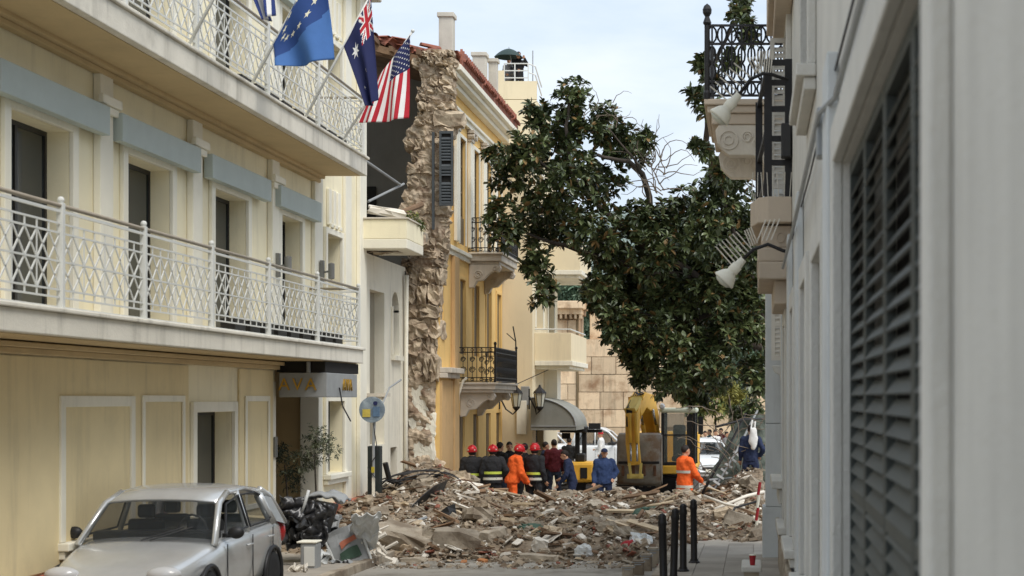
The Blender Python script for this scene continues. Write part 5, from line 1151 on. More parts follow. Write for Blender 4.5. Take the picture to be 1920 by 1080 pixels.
# ------------------------------------------------------------------ silver hatchback parked by the hotel
M['silver'] = mat('silver_car_paint', s2l(200, 202, 202), .26, .07, 3, .02, 8, metal=.45, spec=.5, coat=.6)
M['carwhite'] = mat('white_car_paint', s2l(226, 228, 228), .35, .03, 2, 0, coat=.5)
M['carglass'] = glassy('car_glass', (.03, .036, .04), .04, .45); M['bindark2'] = mat('dark_seat_cloth', s2l(52, 52, 54), .9, .1, 6, .1)
M['rubber'] = mat('tyre_rubber', s2l(30, 30, 30), .85, .2, 8, .1)
M['plastic'] = mat('black_plastic', s2l(34, 34, 35), .5, .1, 8, .05)
M['rim'] = mat('wheel_rim', s2l(150, 152, 154), .35, .05, 6, 0, metal=.7)
M['lampclear'] = glassy('lamp_lens', (.5, .5, .5), .1); M['lampred'] = glassy('tail_lens', (.35, .02, .02), .15)
def car(label, loc, rz, paint, L=4.0, Wd=1.74, H=1.5, kind='hatch', group=None, name='parked_car'):
    T = thing(name, label, 'car', (0, 0, 0), group); w = Wd / 2
    if kind == 'hatch':
        st = [(0, .62, .55), (.03, .78, .66), (.1, .9, .74), (.22, .97, .84), (.32, 1, .92), (.5, 1, .95), (.7, 1, .98), (.86, .98, 1.0), (.96, .93, .98), (1, .84, .86)]
        gh = [(.27, .9), (.40, 1.36), (.5, 1.47), (.66, 1.5), (.82, 1.44), (.9, 1.33), (.975, 1.0)]
        wins = [[(.355, .98), (.44, 1.32), (.575, 1.4), (.575, 1.0)], [(.6, 1.0), (.6, 1.4), (.74, 1.4), (.8, 1.34), (.83, 1.06), (.8, 1.02)]]
    else:
        st = [(0, .7, .7), (.03, .9, .85), (.1, .97, 1.0), (.25, 1, 1.08), (.3, 1, 1.12), (.6, 1, 1.12), (.66, 1, 1.12), (.9, 1, 1.1), (.98, .98, 1.08), (1, .95, 1.0)]
        gh = [(.25, 1.1), (.36, 1.62), (.42, 1.76), (.55, 1.78), (.6, 1.72), (.66, 1.12)]
        wins = [[(.31, 1.15), (.375, 1.6), (.46, 1.66), (.46, 1.15)], [(.475, 1.15), (.475, 1.66), (.56, 1.66), (.6, 1.2), (.6, 1.15)]]
    sc = H / (1.5 if kind == 'hatch' else 1.78)
    def belt(t):
        for (a, _, b), (c, _, d) in zip(st[:-1], st[1:]):
            if a <= t <= c: return (b + (d - b) * (t - a) / (c - a)) * sc
        return st[-1][2] * sc
    mb = MB(); ring = []
    for t, wf, b in st:
        y = (t - .5) * L; b *= sc; z0 = .22 if .05 < t < .95 else .34; x = w * wf
        pts = [(0, z0), (x * .86, z0), (x * .97, z0 + .1), (x, .55 * sc if b > .6 else b * .8), (x * .995, b - .1), (x * .95, b - .01), (x * .8, b + .02), (x * .4, b + .045), (0, b + .05)]
        full = [(px, y, pz) for px, pz in pts] + [(-px, y, pz) for px, pz in pts[-2:0:-1]]; ring.append(full)
    n = len(ring[0])
    for r in ring: mb.v += r
    for i in range(len(ring) - 1):
        for j in range(n): mb.f.append((i * n + j, i * n + (j + 1) % n, (i + 1) * n + (j + 1) % n, (i + 1) * n + j)); mb.m.append(0)
    mb.f += [tuple(range(n)), tuple(range((len(ring) - 1) * n, len(ring) * n))[::-1]]; mb.m += [0, 0]
    o = mb.build('body', paint, T, smooth=True); sm = o.modifiers.new('sub', 'SUBSURF'); sm.levels = 2; sm.render_levels = 2
    # greenhouse
    mb = MB(); ring = []; top = max(z for _, z in gh) * sc
    def gx(z, bz): return w * (.955 - .2 * max(0, min(1, (z - .95 * sc) / (top - .95 * sc))))
    for t, z in gh:
        y = (t - .5) * L; z *= sc; b = belt(t) - .02; x = gx(z, b); xb = gx(b, b)
        full = [(xb, y, b), (x, y, z - .04), (x * .9, y, z + .005), (x * .5, y, z + .03), (0, y, z + .035), (-x * .5, y, z + .03), (-x * .9, y, z + .005), (-x, y, z - .04), (-xb, y, b)]
        ring.append(full)
    n = 9
    for r in ring: mb.v += r
    for i in range(1, len(ring) - 2):
        for j in range(1, n - 2): mb.f.append((i * n + j, i * n + j + 1, (i + 1) * n + j + 1, (i + 1) * n + j)); mb.m.append(0)
    o = mb.build('roof', paint, T, smooth=True); o.modifiers.new('s', 'SOLIDIFY').thickness = -.03
    def gp(t, z, s, off=0): return Vector((s * (gx(z, 0) + off), (t - .5) * L, z))
    tR = gh[-1][0]; zR = belt(tR)
    for s in (-1, 1):
        for q, wd in (([(gh[0][0], belt(gh[0][0])), (gh[1][0], gh[1][1] * sc - .02), (gh[2][0], gh[2][1] * sc - .02)], .04), ([(wins[0][-1][0] + .01, belt(.55) - .02), (wins[0][-1][0] + .01, gh[3][1] * sc - .04)], .036), ([(wins[1][3][0] + .045, belt(.8) - .02), (wins[1][2][0] + .05, gh[-2][1] * sc + .02)], .06), ([(tR, zR), (gh[-2][0], gh[-2][1] * sc - .02), (gh[-3][0], gh[-3][1] * sc - .02)], .045), ([(gh[1][0], gh[1][1] * sc - .03), (gh[2][0], gh[2][1] * sc - .03), (gh[3][0], gh[3][1] * sc - .03), (gh[-2][0], gh[-2][1] * sc - .03)], .032)):
            mb = MB(); mb.tube([gp(t, z, s, -.02) for t, z in q], wd, 8); mb.build('pillar', paint, T, smooth=True)
        mb = MB(); w1 = wins[1]; P = [gp(w1[4][0] if len(w1) > 5 else w1[3][0], (w1[4][1] if len(w1) > 5 else w1[3][1]) * sc - .05, s, .004), gp(w1[3][0], w1[3][1] * sc, s, .004), gp(gh[-2][0], gh[-2][1] * sc - .02, s, .004), gp(tR - .01, zR - .01, s, .004)]; mb.add(P, [(0, 1, 2, 3)]); mb.build('quarter_panel', paint, T)
        for poly in wins:
            mb = MB(); P = [gp(t, z * sc, s, .002) for t, z in poly]; mb.add(P, [tuple(range(len(P)))]); o = mb.build('side_window', M['carglass'], T)
            mb = MB(); mb.tube([p + Vector((s * .004, 0, 0)) for p in P + [P[0]]], .014, 5); mb.build('window_trim', M['plastic'], o)
    for (ta, za), (tb, zb), nm in ((gh[0], gh[1], 'windscreen'), (gh[-2], gh[-1], 'rear_window')):
        mb = MB(); za, zb = za * sc + .02, zb * sc + .02; k = .03 if nm == 'windscreen' else -.03
        A = ((ta - .5) * L, za); B = ((tb - .5) * L, zb)
        mb.grid(lambda u, v: ((2 * u - 1) * (gx(A[1] + (B[1] - A[1]) * v, 0) - .05), A[0] + (B[0] - A[0]) * v - k * math.cos((u - .5) * 2.4), A[1] + (B[1] - A[1]) * v - .03 * (2 * u - 1) ** 2 + .015), 8, 4); mb.build(nm, M['carglass'], T, smooth=True)
    for sx in (-1, 1):
        for t in (.5, .72) if kind == 'hatch' else (.47,):
            mb = MB(); mb.box(sx * w * .42 - .22, sx * w * .42 + .22, (t - .5) * L, (t - .5) * L + .14, .6, 1.12 * sc); mb.box(sx * w * .42 - .11, sx * w * .42 + .11, (t - .5) * L + .02, (t - .5) * L + .11, 1.13 * sc, 1.3 * sc); mb.build('seat', M['bindark2'], T, bevel=.04)
    mb = MB(); mb.box(-w * .85, w * .85, (gh[0][0] + .06 - .5) * L, (gh[0][0] + .12 - .5) * L, belt(.35) - .05, belt(.35) + .1); mb.build('dashboard', M['plastic'], T, bevel=.03)
    mb = MB(); mb.tube([(w * .42 + .17 * math.cos(k * .524), (gh[1][0] + .0 - .5) * L, belt(.4) + .1 + .17 * math.sin(k * .524)) for k in range(13)], .016, 6); mb.build('steering_wheel', M['plastic'], T)
    for s in (-1, 1): mb = MB(); mb.tube([(s * .05, (gh[0][0] - .5) * L - .03, belt(gh[0][0]) + .06), (s * .05 + .45, (gh[0][0] + .045 - .5) * L - .03, belt(gh[0][0]) + .2)], .01, 5); mb.build('wiper', M['plastic'], T)
    mb = MB(); mb.box(-.26, .26, -.5 * L - .012, -.5 * L + .0, .33, .44); mb.build('number_plate', M['white'], T)
    # wheels
    wr = .31 if kind == 'hatch' else .37
    for s in (-1, 1):
        for t in (.19, .8):
            y = (t - .5) * L; mb = MB(); x = s * (w - .09)
            mb.lathe([(wr * .6, -.1), (wr * .93, -.1), (wr, -.06), (wr, .06), (wr * .93, .1), (wr * .6, .1)], (x, y, wr), 24, 'x'); wh = mb.build('wheel', M['rubber'], T, smooth=True)
            mb = MB(); mb.lathe([(.03, .085), (wr * .6, .085), (wr * .62, .07), (wr * .6, -.07)], (x, y, wr), 20, 'x') if s > 0 else mb.lathe([(.03, -.085), (wr * .6, -.085), (wr * .62, -.07), (wr * .6, .07)], (x, y, wr), 20, 'x')
            mb.build('rim', M['rim'], wh)
            mb = MB(); mb.tube([(s * (w + .004), y + (wr + .05) * math.cos(a * math.pi / 12), wr + (wr + .05) * math.sin(a * math.pi / 12)) for a in range(-1, 14)], .028, 6); mb.build('wheel_arch', M['plastic'], T, smooth=True)
        mx = (.345 if kind == 'hatch' else .32); mb = MB(); mb.ell((s * (w + .1), (mx - .5) * L, belt(mx) + .08), (.1, .06, .075), 10, 8); mb.box(min(s * w * .93, s * (w + .06)), max(s * w * .93, s * (w + .06)), (mx - .5) * L - .02, (mx - .5) * L + .03, belt(mx) + .02, belt(mx) + .07); mb.build('door_mirror', M['plastic'], T, smooth=True)
        for t in (.345, .588, .8) if kind == 'hatch' else (.31, .465, .62):
            mb = MB(); mb.bar((s * (w + .002), (t - .5) * L, .32), (s * (w * .998), (t - .5) * L, belt(t) - .06), .006, .012); mb.build('door_seam', M['plastic'], T)
        for t in (.55, .77) if kind == 'hatch' else (.44, .58):
            mb = MB(); mb.tube([(s * (w + .0), (t - .5) * L - .09, belt(t) - .17), (s * (w + .03), (t - .5) * L - .06, belt(t) - .165), (s * (w + .03), (t - .5) * L + .06, belt(t) - .165), (s * (w + .0), (t - .5) * L + .09, belt(t) - .17)], .014, 6); mb.build('door_handle', paint, T)
        mb = MB(); mb.ell((s * w * .66, -.5 * L + .1, .64 * sc), (.2, .12, .09), 12, 8); mb.build('headlight', M['lampclear'], T, smooth=True)
        mb = MB(); mb.ell((s * w * .84, .5 * L - .1, .82 * sc), (.1, .1, .17), 10, 8); mb.build('tail_light', M['lampred'], T, smooth=True)
    mb = MB(); mb.box(-w * .45, w * .45, -.5 * L - .005, -.5 * L + .03, .4, .52); mb.build('grille', M['plastic'], T, bevel=.01)
    T.location = loc; T.rotation_euler = (0, 0, rz); return T
car('silver hatchback parked at the left by the hotel, dusty', (-7.17, 19.85, .39), 0, M['silver'])

# ------------------------------------------------------------------ bins, wreckage and posts by the hotel
M['blackbag'] = mat('black_plastic_sheet', s2l(54, 54, 56), .3, .2, 5, .35, 6, spec=.6)
M['bindark'] = mat('dark_grey_bin', s2l(58, 58, 58), .5, .1, 4, .05)
M['signgreen'] = mat('dark_green_post', s2l(44, 50, 48), .55, .15, 3, .05)
def build_props():
    rnd = random.Random(3)
    def at(px, py, Y): return W(px, py, Y)
    # overturned bin with black sheeting
    T = thing('wheelie_bin', 'dark bin draped with torn black plastic by the hotel entrance', 'bin', at(580, 1000, 25.5))
    c = at(580, 975, 25.5); m = Matrix.Rotation(.18, 3, 'Y')
    mb = MB(); P = [(-.28, -.3, -.42), (.26, -.3, -.42), (.26, .3, -.42), (-.28, .3, -.42), (-.34, -.36, .3), (.34, -.36, .3), (.34, .36, .3), (-.34, .36, .3)]
    mb.add([c + m @ Vector(p) for p in P], [(0, 3, 2, 1), (4, 5, 6, 7), (0, 1, 5, 4), (1, 2, 6, 5), (2, 3, 7, 6), (3, 0, 4, 7)]); mb.build('body', M['bindark'], T, bevel=.03)
    mb = MB(); mb.grid(lambda u, v: c + m @ Vector((-.1 + .62 * u, -.4 + .75 * v, .36 + .12 * math.sin(u * 2.6) + .09 * noise.noise(Vector((u * 4, v * 4, 2))))), 20, 16); o = mb.build('lid', M['greymetal'], T, smooth=True); o.modifiers.new('s', 'SOLIDIFY').thickness = .03
    mb = MB(); mb.grid(lambda u, v: c + m @ Vector((-.42 + .85 * u + .04 * math.sin(v * 11), -.41 - .05 * math.sin(u * 9 + v * 4) - .22 * abs(noise.noise(Vector((u * 4.5, v * 4, 1)))) - .05 * noise.noise(Vector((u * 14, v * 12, 4))), .36 - .7 * v + .06 * noise.noise(Vector((u * 6, v * 2, 7))))), 44, 34); o = mb.build('torn_sheet', M['blackbag'], T, smooth=True); o.modifiers.new('s', 'SOLIDIFY').thickness = .01
    mb = MB(); mb.tube([c + Vector((-.02, -.4, .1)), c + Vector((.05, -.42, .3)), c + Vector((.1, -.4, .5))], .025, 6); mb.build('torn_edge', M['bag'], T, smooth=True)
    # grey plastic crate
    T = thing('grey_box', 'pale grey plastic drawer box standing below the black bin', 'box', at(578, 1062, 24.2)); a, b = at(566, 1014, 24.2), at(596, 1068, 24.2)
    mb = MB(); mb.box(a.x, b.x, 24.1, 24.4, b.z, a.z - .03); mb.build('body', M['greymetal'], T, bevel=.03); mb = MB(); mb.box(a.x - .05, b.x + .01, 24.08, 24.41, a.z - .028, a.z + .0); mb.build('lid', M['white'], T, bevel=.012); mb = MB(); mb.box(a.x + .06, b.x - .02, 24.085, 24.098, b.z + .06, a.z - .08); mb.build('front_panel', M['rail'], T, bevel=.01)
    # crushed white appliance
    T = thing('crushed_cabinet', 'crushed white display cabinet with torn graphics lying tilted on the road', 'cabinet', at(660, 1075, 25.8)); c = at(655, 1025, 25.8)
    m = Matrix.Rotation(R(-24), 3, 'Y') @ Matrix.Rotation(R(18), 3, 'Z')
    def cr(x, y, z, amp=.05): p = Vector((x, y, z)); return c + m @ (p + Vector((noise.noise(p * 4), noise.noise(p * 4 + Vector((5, 0, 0))), noise.noise(p * 4 + Vector((0, 7, 0))))) * amp)
    mb = MB(); mb.grid(lambda u, v: cr(-.3 + .5 * u, -.3, -.38 + .72 * v), 8, 8); mb.grid(lambda u, v: cr(.2, -.3 + .5 * u, -.38 + .72 * v), 6, 8); mb.grid(lambda u, v: cr(-.3, -.3 + .5 * u, -.38 + .72 * v), 6, 8); mb.grid(lambda u, v: cr(-.3 + .5 * u, .2, -.38 + .72 * v), 6, 8); mb.grid(lambda u, v: cr(-.3 + .5 * u, -.3 + .5 * v, -.38), 6, 6); o = mb.build('shell', M['greymetal'], T); o.modifiers.new('s', 'SOLIDIFY').thickness = .02
    mb = MB(); mb.grid(lambda u, v: W(652 + 54 * u + 8 * (1 - v), 966 + 52 * v + 18 * u * v - 4 * u, 25.45 + .3 * v - .3 * (1 - v)) + Vector((.03 * noise.noise(Vector((u * 5, v * 5, 0))), .1 * noise.noise(Vector((u * 4, v * 6, 2))), .03 * math.sin(u * 15))), 18, 12); o = mb.build('torn_cover', M['bag'], T); o.modifiers.new('s', 'SOLIDIFY').thickness = .012
    mb = MB(); mb.grid(lambda u, v: cr(-.2 + .3 * u, -.325, -.2 + .16 * v), 4, 3); mb.build('green_graphic', M['fabric_green'], T); mb = MB(); mb.grid(lambda u, v: cr(-.16 + .3 * u, -.33, .0 + .1 * v + .06 * u), 5, 3); mb.build('pink_graphic', M['plinth'], T)
    for x in (-.32, .22):
        mb = MB(); mb.tube([cr(x, -.32, -.4), cr(x, -.32, 0), cr(x, -.32, .4)], .022, 6); mb.build('edge_trim', M['bag'], T)
    mb = MB()
    for k in range(18):
        p = cr(.28 + rnd.uniform(-.05, .25), rnd.uniform(-.3, .2), rnd.uniform(-.4, .1)); mb.tube([p, p + Vector((rnd.uniform(-.15, .2), rnd.uniform(-.1, .1), rnd.uniform(-.1, .15)))], rnd.uniform(.012, .04), 5)
    mb.build('torn_insulation', M['plaster'], T, kind='stuff')
    # slim dark post with round sign
    Y = 32.7; x = W(703, 0, Y).x
    T = thing('sign_post', 'dark metal post carrying a round grey parking sign in front of the white house', 'sign', (x, Y, zg(Y)))
    mb = MB(); mb.box(x - .13, x + .13, Y - .1, Y + .1, zg(Y) + .1, 2.04); mb.build('cabinet_post', M['signgreen'], T, bevel=.015)
    mb = MB(); mb.tube([(x, Y - .13, zg(Y) + .1), (x, Y - .13, 2.1), (x + .02, Y - .13, 2.6)], .03, 8); mb.build('pole', M['greymetal'], T)
    q = W(702, 768, Y); mb = MB(); mb.lathe([(.26, -.012), (.265, 0), (.26, .012)], (q.x, Y - .2, q.z), 28, 'y'); d = mb.build('disc', mat('scuffed_sign_face', s2l(148, 160, 168), .45, .2, 5, .1, col2=s2l(110, 124, 138)), T)
    mb = MB(); mb.box(q.x - .19, q.x - .03, Y - .223, Y - .217, q.z - .15, q.z + .01); mb.build('yellow_sticker', mat('yellow_sticker', s2l(196, 176, 84), .6, .25, 9), d)
    mb = MB(); mb.box(q.x + .02, q.x + .16, Y - .223, Y - .217, q.z - .14, q.z + .06); mb.build('blue_sticker', mat('faded_blue_sticker', s2l(96, 122, 150), .6, .25, 9), d); mb = MB(); mb.lathe([(.045, -.003), (.045, .003)], (q.x + .07, Y - .22, q.z + .13), 12, 'y'); mb.build('blue_sticker', M['navy'], d)
    mb = MB(); mb.box(x - .02, x + .04, Y - .18, Y - .162, 1.05, 1.4); mb.build('white_sticker', M['white'], T); mb = MB(); mb.box(x - .03, x + .03, Y - .18, Y - .162, 1.5, 1.62); mb.build('yellow_label', mat('yellow_label', s2l(200, 180, 60), .5, .1), T)
    mb = MB(); mb.tube([(x + .05, Y - .1, 2.6), W(730, 727, Y + .6), W(752, 712, Y + 1.3)], .02, 6); mb.build('stay_rod', M['greymetal'], T)
    mb = MB(); mb.tube([(x, Y - .15, 2.5), (x + .1, Y - .16, 1.9), (x - .1, Y - .2, 1.6), (x + .2, Y - .2, 1.2), W(740, 900, Y)], .01, 5); mb.build('loose_cable', M['iron'], T)
    # black bollards along the right pavement
    pos = [(-1.15, 20.9), (-1.09, 22.2), (-1.01, 23.5), (-.9, 24.9)]
    labs = ['black iron bollard nearest the camera on the right pavement', 'second black iron bollard from the camera on the right pavement', 'third black iron bollard from the camera, right pavement', 'farthest black iron bollard of the row at the rubble edge']
    proto = None
    for (x, y), lab in zip(pos, labs):
        if proto is None:
            proto = thing('bollard', lab, 'bollard', (0, 0, 0), 'black bollards on the right pavement')
            mb = MB(); mb.lathe([(.065, 0), (.065, .06), (.052, .08), (.052, .84), (.06, .86), (.06, .9), (.05, .93), (.055, .97), (.03, 1.0), (0, 1.01)], (0, 0, 0), 14); mb.build('shaft', M['iron'], proto, smooth=True)
            mb = MB(); mb.lathe([(.09, 0), (.09, .03), (.066, .05)], (0, 0, 0), 14); mb.build('base', M['iron'], proto); b = proto
        else: b = copy_tree(proto); b['label'] = lab
        b.location = (x, y, zg(y) + .11); b.rotation_euler = (rnd.uniform(-.03, .03), rnd.uniform(-.03, .03), 0)
    # short concrete posts
    labs = ['lowest short grey concrete post at the kerb', 'second short grey concrete post at the kerb', 'third short grey concrete post at the kerb', 'tallest looking short grey concrete post next to the bollards']
    pb = MB(); pb.box(-.09, .09, -.09, .09, 0, .42); 
    for (px, py, Y), lab in zip(((1178, 1062, 23.6), (1197, 1050, 24.2), (1212, 1038, 24.9), (1225, 1026, 25.6)), labs):
        T = thing('concrete_post', lab, 'post', (0, 0, 0), 'short concrete posts'); mb = MB(); mb.box(-.085, .085, -.085, .085, 0, 1); mb.build('shaft', M['concrete'], T, bevel=.02); mb = MB(); mb.box(-.095, .095, -.095, .095, .86, .9); mb.box(-.05, .05, -.089, -.086, .7, .78); mb.build('band', M['greymetal'], T, bevel=.004)
        p = W(px, py, Y); z = zg(Y) + .0; T.location = (p.x, Y, z); T.scale = (1, 1, max(.2, p.z - z))
    # bench of boxes with red cup at the right wall
    T = thing('low_bench', 'pale dusty bench against the right wall', 'bench', (.0, 21, zg(21) + .11)); z = zg(21) + .11
    a = W(1390, 1062, 20.8); b = W(1428, 1062, 20.8)
    mb = MB(); mb.box(a.x, b.x, 20.8, 21.7, a.z - .08, a.z); mb.build('seat', M['rwall'], T, bevel=.02)
    for y in (20.86, 21.5): mb = MB(); mb.box(a.x + .03, b.x - .03, y, y + .12, z - .02, a.z - .082); mb.build('leg', M['concrete'], T)
    q = W(1411, 1058, 20.95); T = thing('red_cup', 'red paper cup on the pale bench', 'cup', (q.x, 20.95, a.z)); mb = MB(); mb.lathe([(.032, 0), (.045, .13), (.04, .13), (.03, .01), (0, .01)], (q.x, 20.95, a.z + .001), 14); mb.build('cup', M['red'], T); mb = MB(); mb.lathe([(.047, 0), (.047, .012), (0, .016)], (q.x, 20.95, a.z + .13), 14); mb.build('rim', M['white'], T)
    # striped marker post by the wall
    q = W(1418, 990, 30); T = thing('striped_pole', 'leaning red and white marker pole in the rubble at the right wall', 'pole', (q.x, 30, .3))
    for k in range(4):
        mb = MB(); a = W(1416, 1000 - k * 24, 30); b = W(1418, 1000 - (k + 1) * 24, 30); mb.tube([a + Vector((.012 * k * 1.5, 0, 0)), b + Vector((.012 * (k + 1) * 1.5, 0, 0))], .028, 8); mb.build('band', M['red' if k % 2 else 'white'], T)
build_props()
# ------------------------------------------------------------------ machines and vehicles beyond the heap
M['cat'] = mat('excavator_yellow', s2l(230, 178, 66), .5, .12, 2, .06, 20, streak=.3)
M['catpale'] = mat('faded_yellow', s2l(226, 200, 110), .5, .12, 2, .06, 20)
M['steel'] = mat('worn_bucket_steel', s2l(150, 143, 132), .65, .25, 2.5, .2, 14, col2=s2l(128, 104, 80), metal=0)
M['chrome'] = mat('piston_rod', s2l(196, 196, 196), .25, .05, 3, 0, metal=.9)
M['cabglass'] = glassy('cab_glass', (.16, .18, .16), .08, .42)
M['cabroof'] = mat('cab_roof_cream', s2l(206, 210, 190), .6, .08, 2, .05)
def build_excavator():
    Y = 46; T = thing('excavator', 'yellow tracked excavator with lowered bucket and dark cab behind the heap', 'excavator', (W(1225, 0, Y).x, Y, 0))
    def X(px, y=Y): return (px - VX) * y / FPX
    def Z(py, y=Y): return CAMZ - (py - VY) * y / FPX
    # tracks
    for x0, x1 in ((X(1162), X(1192)), (X(1272), X(1304))):
        mb = MB(); n = 22; prof = []
        for k in range(11): a = math.pi / 2 + math.pi * k / 10; prof.append((45.2 + .36 * math.cos(a) - .0, .38 + .36 * math.sin(a)))
        for k in range(11): a = -math.pi / 2 + math.pi * k / 10; prof.append((48.6 + .36 * math.cos(a), .38 + .36 * math.sin(a)))
        mb.prism(prof, lambda p, q, c: (c, p, q), x0, x1); t = mb.build('track', M['iron'], T)
        for k in range(9):
            mb = MB(); mb.box(x0 - .02, x1 + .02, 44.81, 44.85, .1 + k * .07, .14 + k * .07); mb.build('track_shoe', M['steel'], t)
    mb = MB(); mb.box(X(1192), X(1272), 45.8, 48.2, .3, .75); mb.build('undercarriage', M['iron'], T)
    mb = MB(); mb.lathe([(.7, .752), (.7, .86)], (X(1235), 47, 0), 20); mb.build('turntable', M['iron'], T)
    # house
    mb = MB(); mb.box(X(1165), X(1238) - .03, 46.4, 49.4, .9, 2.0); mb.build('house', M['cat'], T, bevel=.08)
    mb = MB(); mb.box(X(1165) - .02, X(1304), 49.41, 50.1, .85, 2.0); mb.build('counterweight', M['cat'], T, bevel=.12)
    mb = MB(); mb.box(X(1240), X(1306), 45.55, 47.4, .86, 1.1); mb.build('cab_sill', M['cat'], T, bevel=.03)
    # cab
    x0, x1 = X(1241), X(1305); z0, z1 = 1.1, Z(774); ya, yb = 45.6, 47.3
    for px, py in ((x0, ya), (x1 - .09, ya), (x0, yb - .09), (x1 - .09, yb - .09)):
        mb = MB(); mb.box(px, px + .09, py, py + .09, z0 + .002, z1); mb.build('cab_post', M['plastic'], T, bevel=.015)
    mb = MB(); mb.box(x1 - .25, x1 - .092, ya + .01, ya + .06, z0 + .02, z1 - .03); mb.build('door_pillar', M['plastic'], T)
    mb = MB(); mb.box(x0 + .092, x1 - .092, ya + .01, ya + .07, z0 + .002, z0 + .1); mb.box(x0 + .092, x1 - .252, ya + .01, ya + .05, 1.95, 1.99); mb.build('window_bar', M['plastic'], T)
    mb = MB(); mb.box(x0 - .03, x1 + .03, ya - .06, yb + .05, z1 + .002, z1 + .14); mb.build('cab_roof', M['cabroof'], T, bevel=.05)
    for a, b in ((z0 + .1, 1.95), (1.99, z1 - .01)):
        mb = MB(); mb.box(x0 + .092, x1 - .252, ya + .025, ya + .035, a, b); mb.build('windscreen', M['cabglass'], T)
    for xx in (x0 + .03, x1 - .05):
        mb = MB(); mb.box(xx, xx + .012, ya + .1, yb - .1, z0 + .05, z1 - .02); mb.build('side_window', M['cabglass'], T)
    mb = MB(); mb.box(x0 + .3, x1 - .32, 46.4, 46.6, 1.3, 2.25); mb.box(x0 + .28, x1 - .3, 45.95, 46.4, 1.2, 1.36); mb.build('seat', M['plastic'], T, bevel=.06)
    for px in (1243, 1296):
        mb = MB(); mb.lathe([(.05, -.05), (.09, .03), (.085, .05)], (X(px), ya - .1, z1 + .19), 10, 'y'); mb.build('work_light', M['lampclear'], T)
    mb = MB(); mb.tube([(x1 + .02, ya, 2.3), (x1 + .14, ya - .1, 2.35)], .015, 6); mb.box(x1 + .08, x1 + .22, ya - .14, ya - .1, 2.0, 2.5); mb.build('mirror', M['plastic'], T)
    # boom: box sections from the house over the top and down
    def beam(nm, pts, w, hs, m='cat'):
        mb = MB(); P = [Vector(p) for p in pts]; n = len(P); vs = []
        for i, p in enumerate(P):
            d = (P[min(i + 1, n - 1)] - P[max(i - 1, 0)]).normalized(); s = d.cross(Vector((0, 0, 1)) if abs(d.z) < .98 else Vector((0, 1, 0))).normalized()
            if s.x < 0: s = -s
            u = s.cross(d).normalized()
            for a, b in ((-1, -1), (1, -1), (1, 1), (-1, 1)): vs.append(p + s * (a * w / 2) + u * (b * hs[i] / 2))
        fs = [(0, 1, 2, 3), ((n - 1) * 4 + 3, (n - 1) * 4 + 2, (n - 1) * 4 + 1, (n - 1) * 4)]
        for i in range(n - 1):
            for j in range(4): fs.append((i * 4 + j, i * 4 + (j + 1) % 4, i * 4 + 4 + (j + 1) % 4, i * 4 + 4 + j))
        mb.add(vs, fs); return mb.build(nm, M[m], T, bevel=.025)
    bm = beam('boom', [W(1224, 835, 46.9), W(1222, 790, 46.5), W(1214, 757, 45.9), W(1200, 750, 45.2), W(1188, 775, 44.6)], .38, [.35, .48, .55, .45, .3])
    stk = beam('stick', [W(1192, 752, 44.9), W(1186, 785, 44.3), W(1186, 830, 44.15), W(1190, 872, 44.1)], .36, [.25, .48, .36, .24])
    beam('stick_bracket', [W(1194, 746, 44.6), W(1182, 772, 44.2)], .3, [.12, .2], 'catpale')
    for dx in (-.14, .14):
        a = W(1186, 775, 44.0); b = W(1189, 865, 43.75); a.x += dx * .6; b.x += dx * .6
        mb = MB(); mb.tube([a, a.lerp(b, .62)], .055, 10); c = mb.build('cylinder', M['cat'], T, smooth=True); mb = MB(); mb.tube([a.lerp(b, .62), b], .03, 8); mb.build('rod', M['chrome'], c, smooth=True)
    for s in (-1, 1):
        a = W(1224 + s * 13, 830, 46.2); b = W(1212 + s * 12, 768, 45.6); mb = MB(); mb.tube([a, a.lerp(b, .55)], .07, 10); c = mb.build('boom_cylinder', M['cat'], T, smooth=True); mb = MB(); mb.tube([a.lerp(b, .55), b], .04, 8); mb.build('rod', M['chrome'], c, smooth=True)
    mb = MB()
    for i in range(5):
        o = (i - 2) * 2.4; mb.tube([W(1212 + o, 742, 45.5), W(1196 + o, 740 - abs(o), 44.8), W(1180 + o, 765, 44.2), W(1178 + o * .6, 800, 44.0)], .018, 6)
    mb.build('hydraulic_hoses', M['plastic'], T, kind='stuff')
    # linkage
    mb = MB(); mb.bar(W(1180, 868, 43.9), W(1183, 897, 43.9), .07); mb.bar(W(1202, 868, 43.9), W(1200, 897, 43.9), .07); mb.lathe([(.07, -.22), (.07, .22)], W(1191, 893, 43.95), 10, 'x'); mb.build('bucket_link', M['catpale'], T)
    # bucket: curved shell hanging open to the camera
    xa, xb = X(1157, 44.2), X(1237, 44.2)
    prof = [(44.95, 2.0), (44.62, 1.95), (44.5, 1.72), (44.45, 1.4), (44.4, 1.2), (44.46, .95), (44.62, .72), (45.0, .6)]
    mb = MB(); mb.grid(lambda u, v: (xa + (xb - xa) * u, *[prof[min(int(v * 7), 6)][k] + (prof[min(int(v * 7), 6) + 1][k] - prof[min(int(v * 7), 6)][k]) * (v * 7 - min(int(v * 7), 6)) for k in (0, 1)]), 4, 14); bk = mb.build('bucket', M['steel'], T, smooth=True); bk.modifiers.new('s', 'SOLIDIFY').thickness = .05
    for x in (xa, xb):
        mb = MB(); mb.prism(prof + [(45.2, 1.2)], lambda p, q, c: (c, p, q), x - .03, x + .03); mb.build('bucket_cheek', M['steel'], bk)
    mb = MB(); mb.box(xa + .02, xb - .02, 44.3, 44.42, 1.2, 1.27); mb.build('wear_lip', M['iron'], bk, bevel=.01)
    for k in range(4):
        x = xa + (xb - xa) * (k + .5) / 4; mb = MB(); mb.box(x - .04, x + .04, 44.36, 44.47, .86, 1.19); mb.build('wear_strip', M['rust'], bk, bevel=.01)
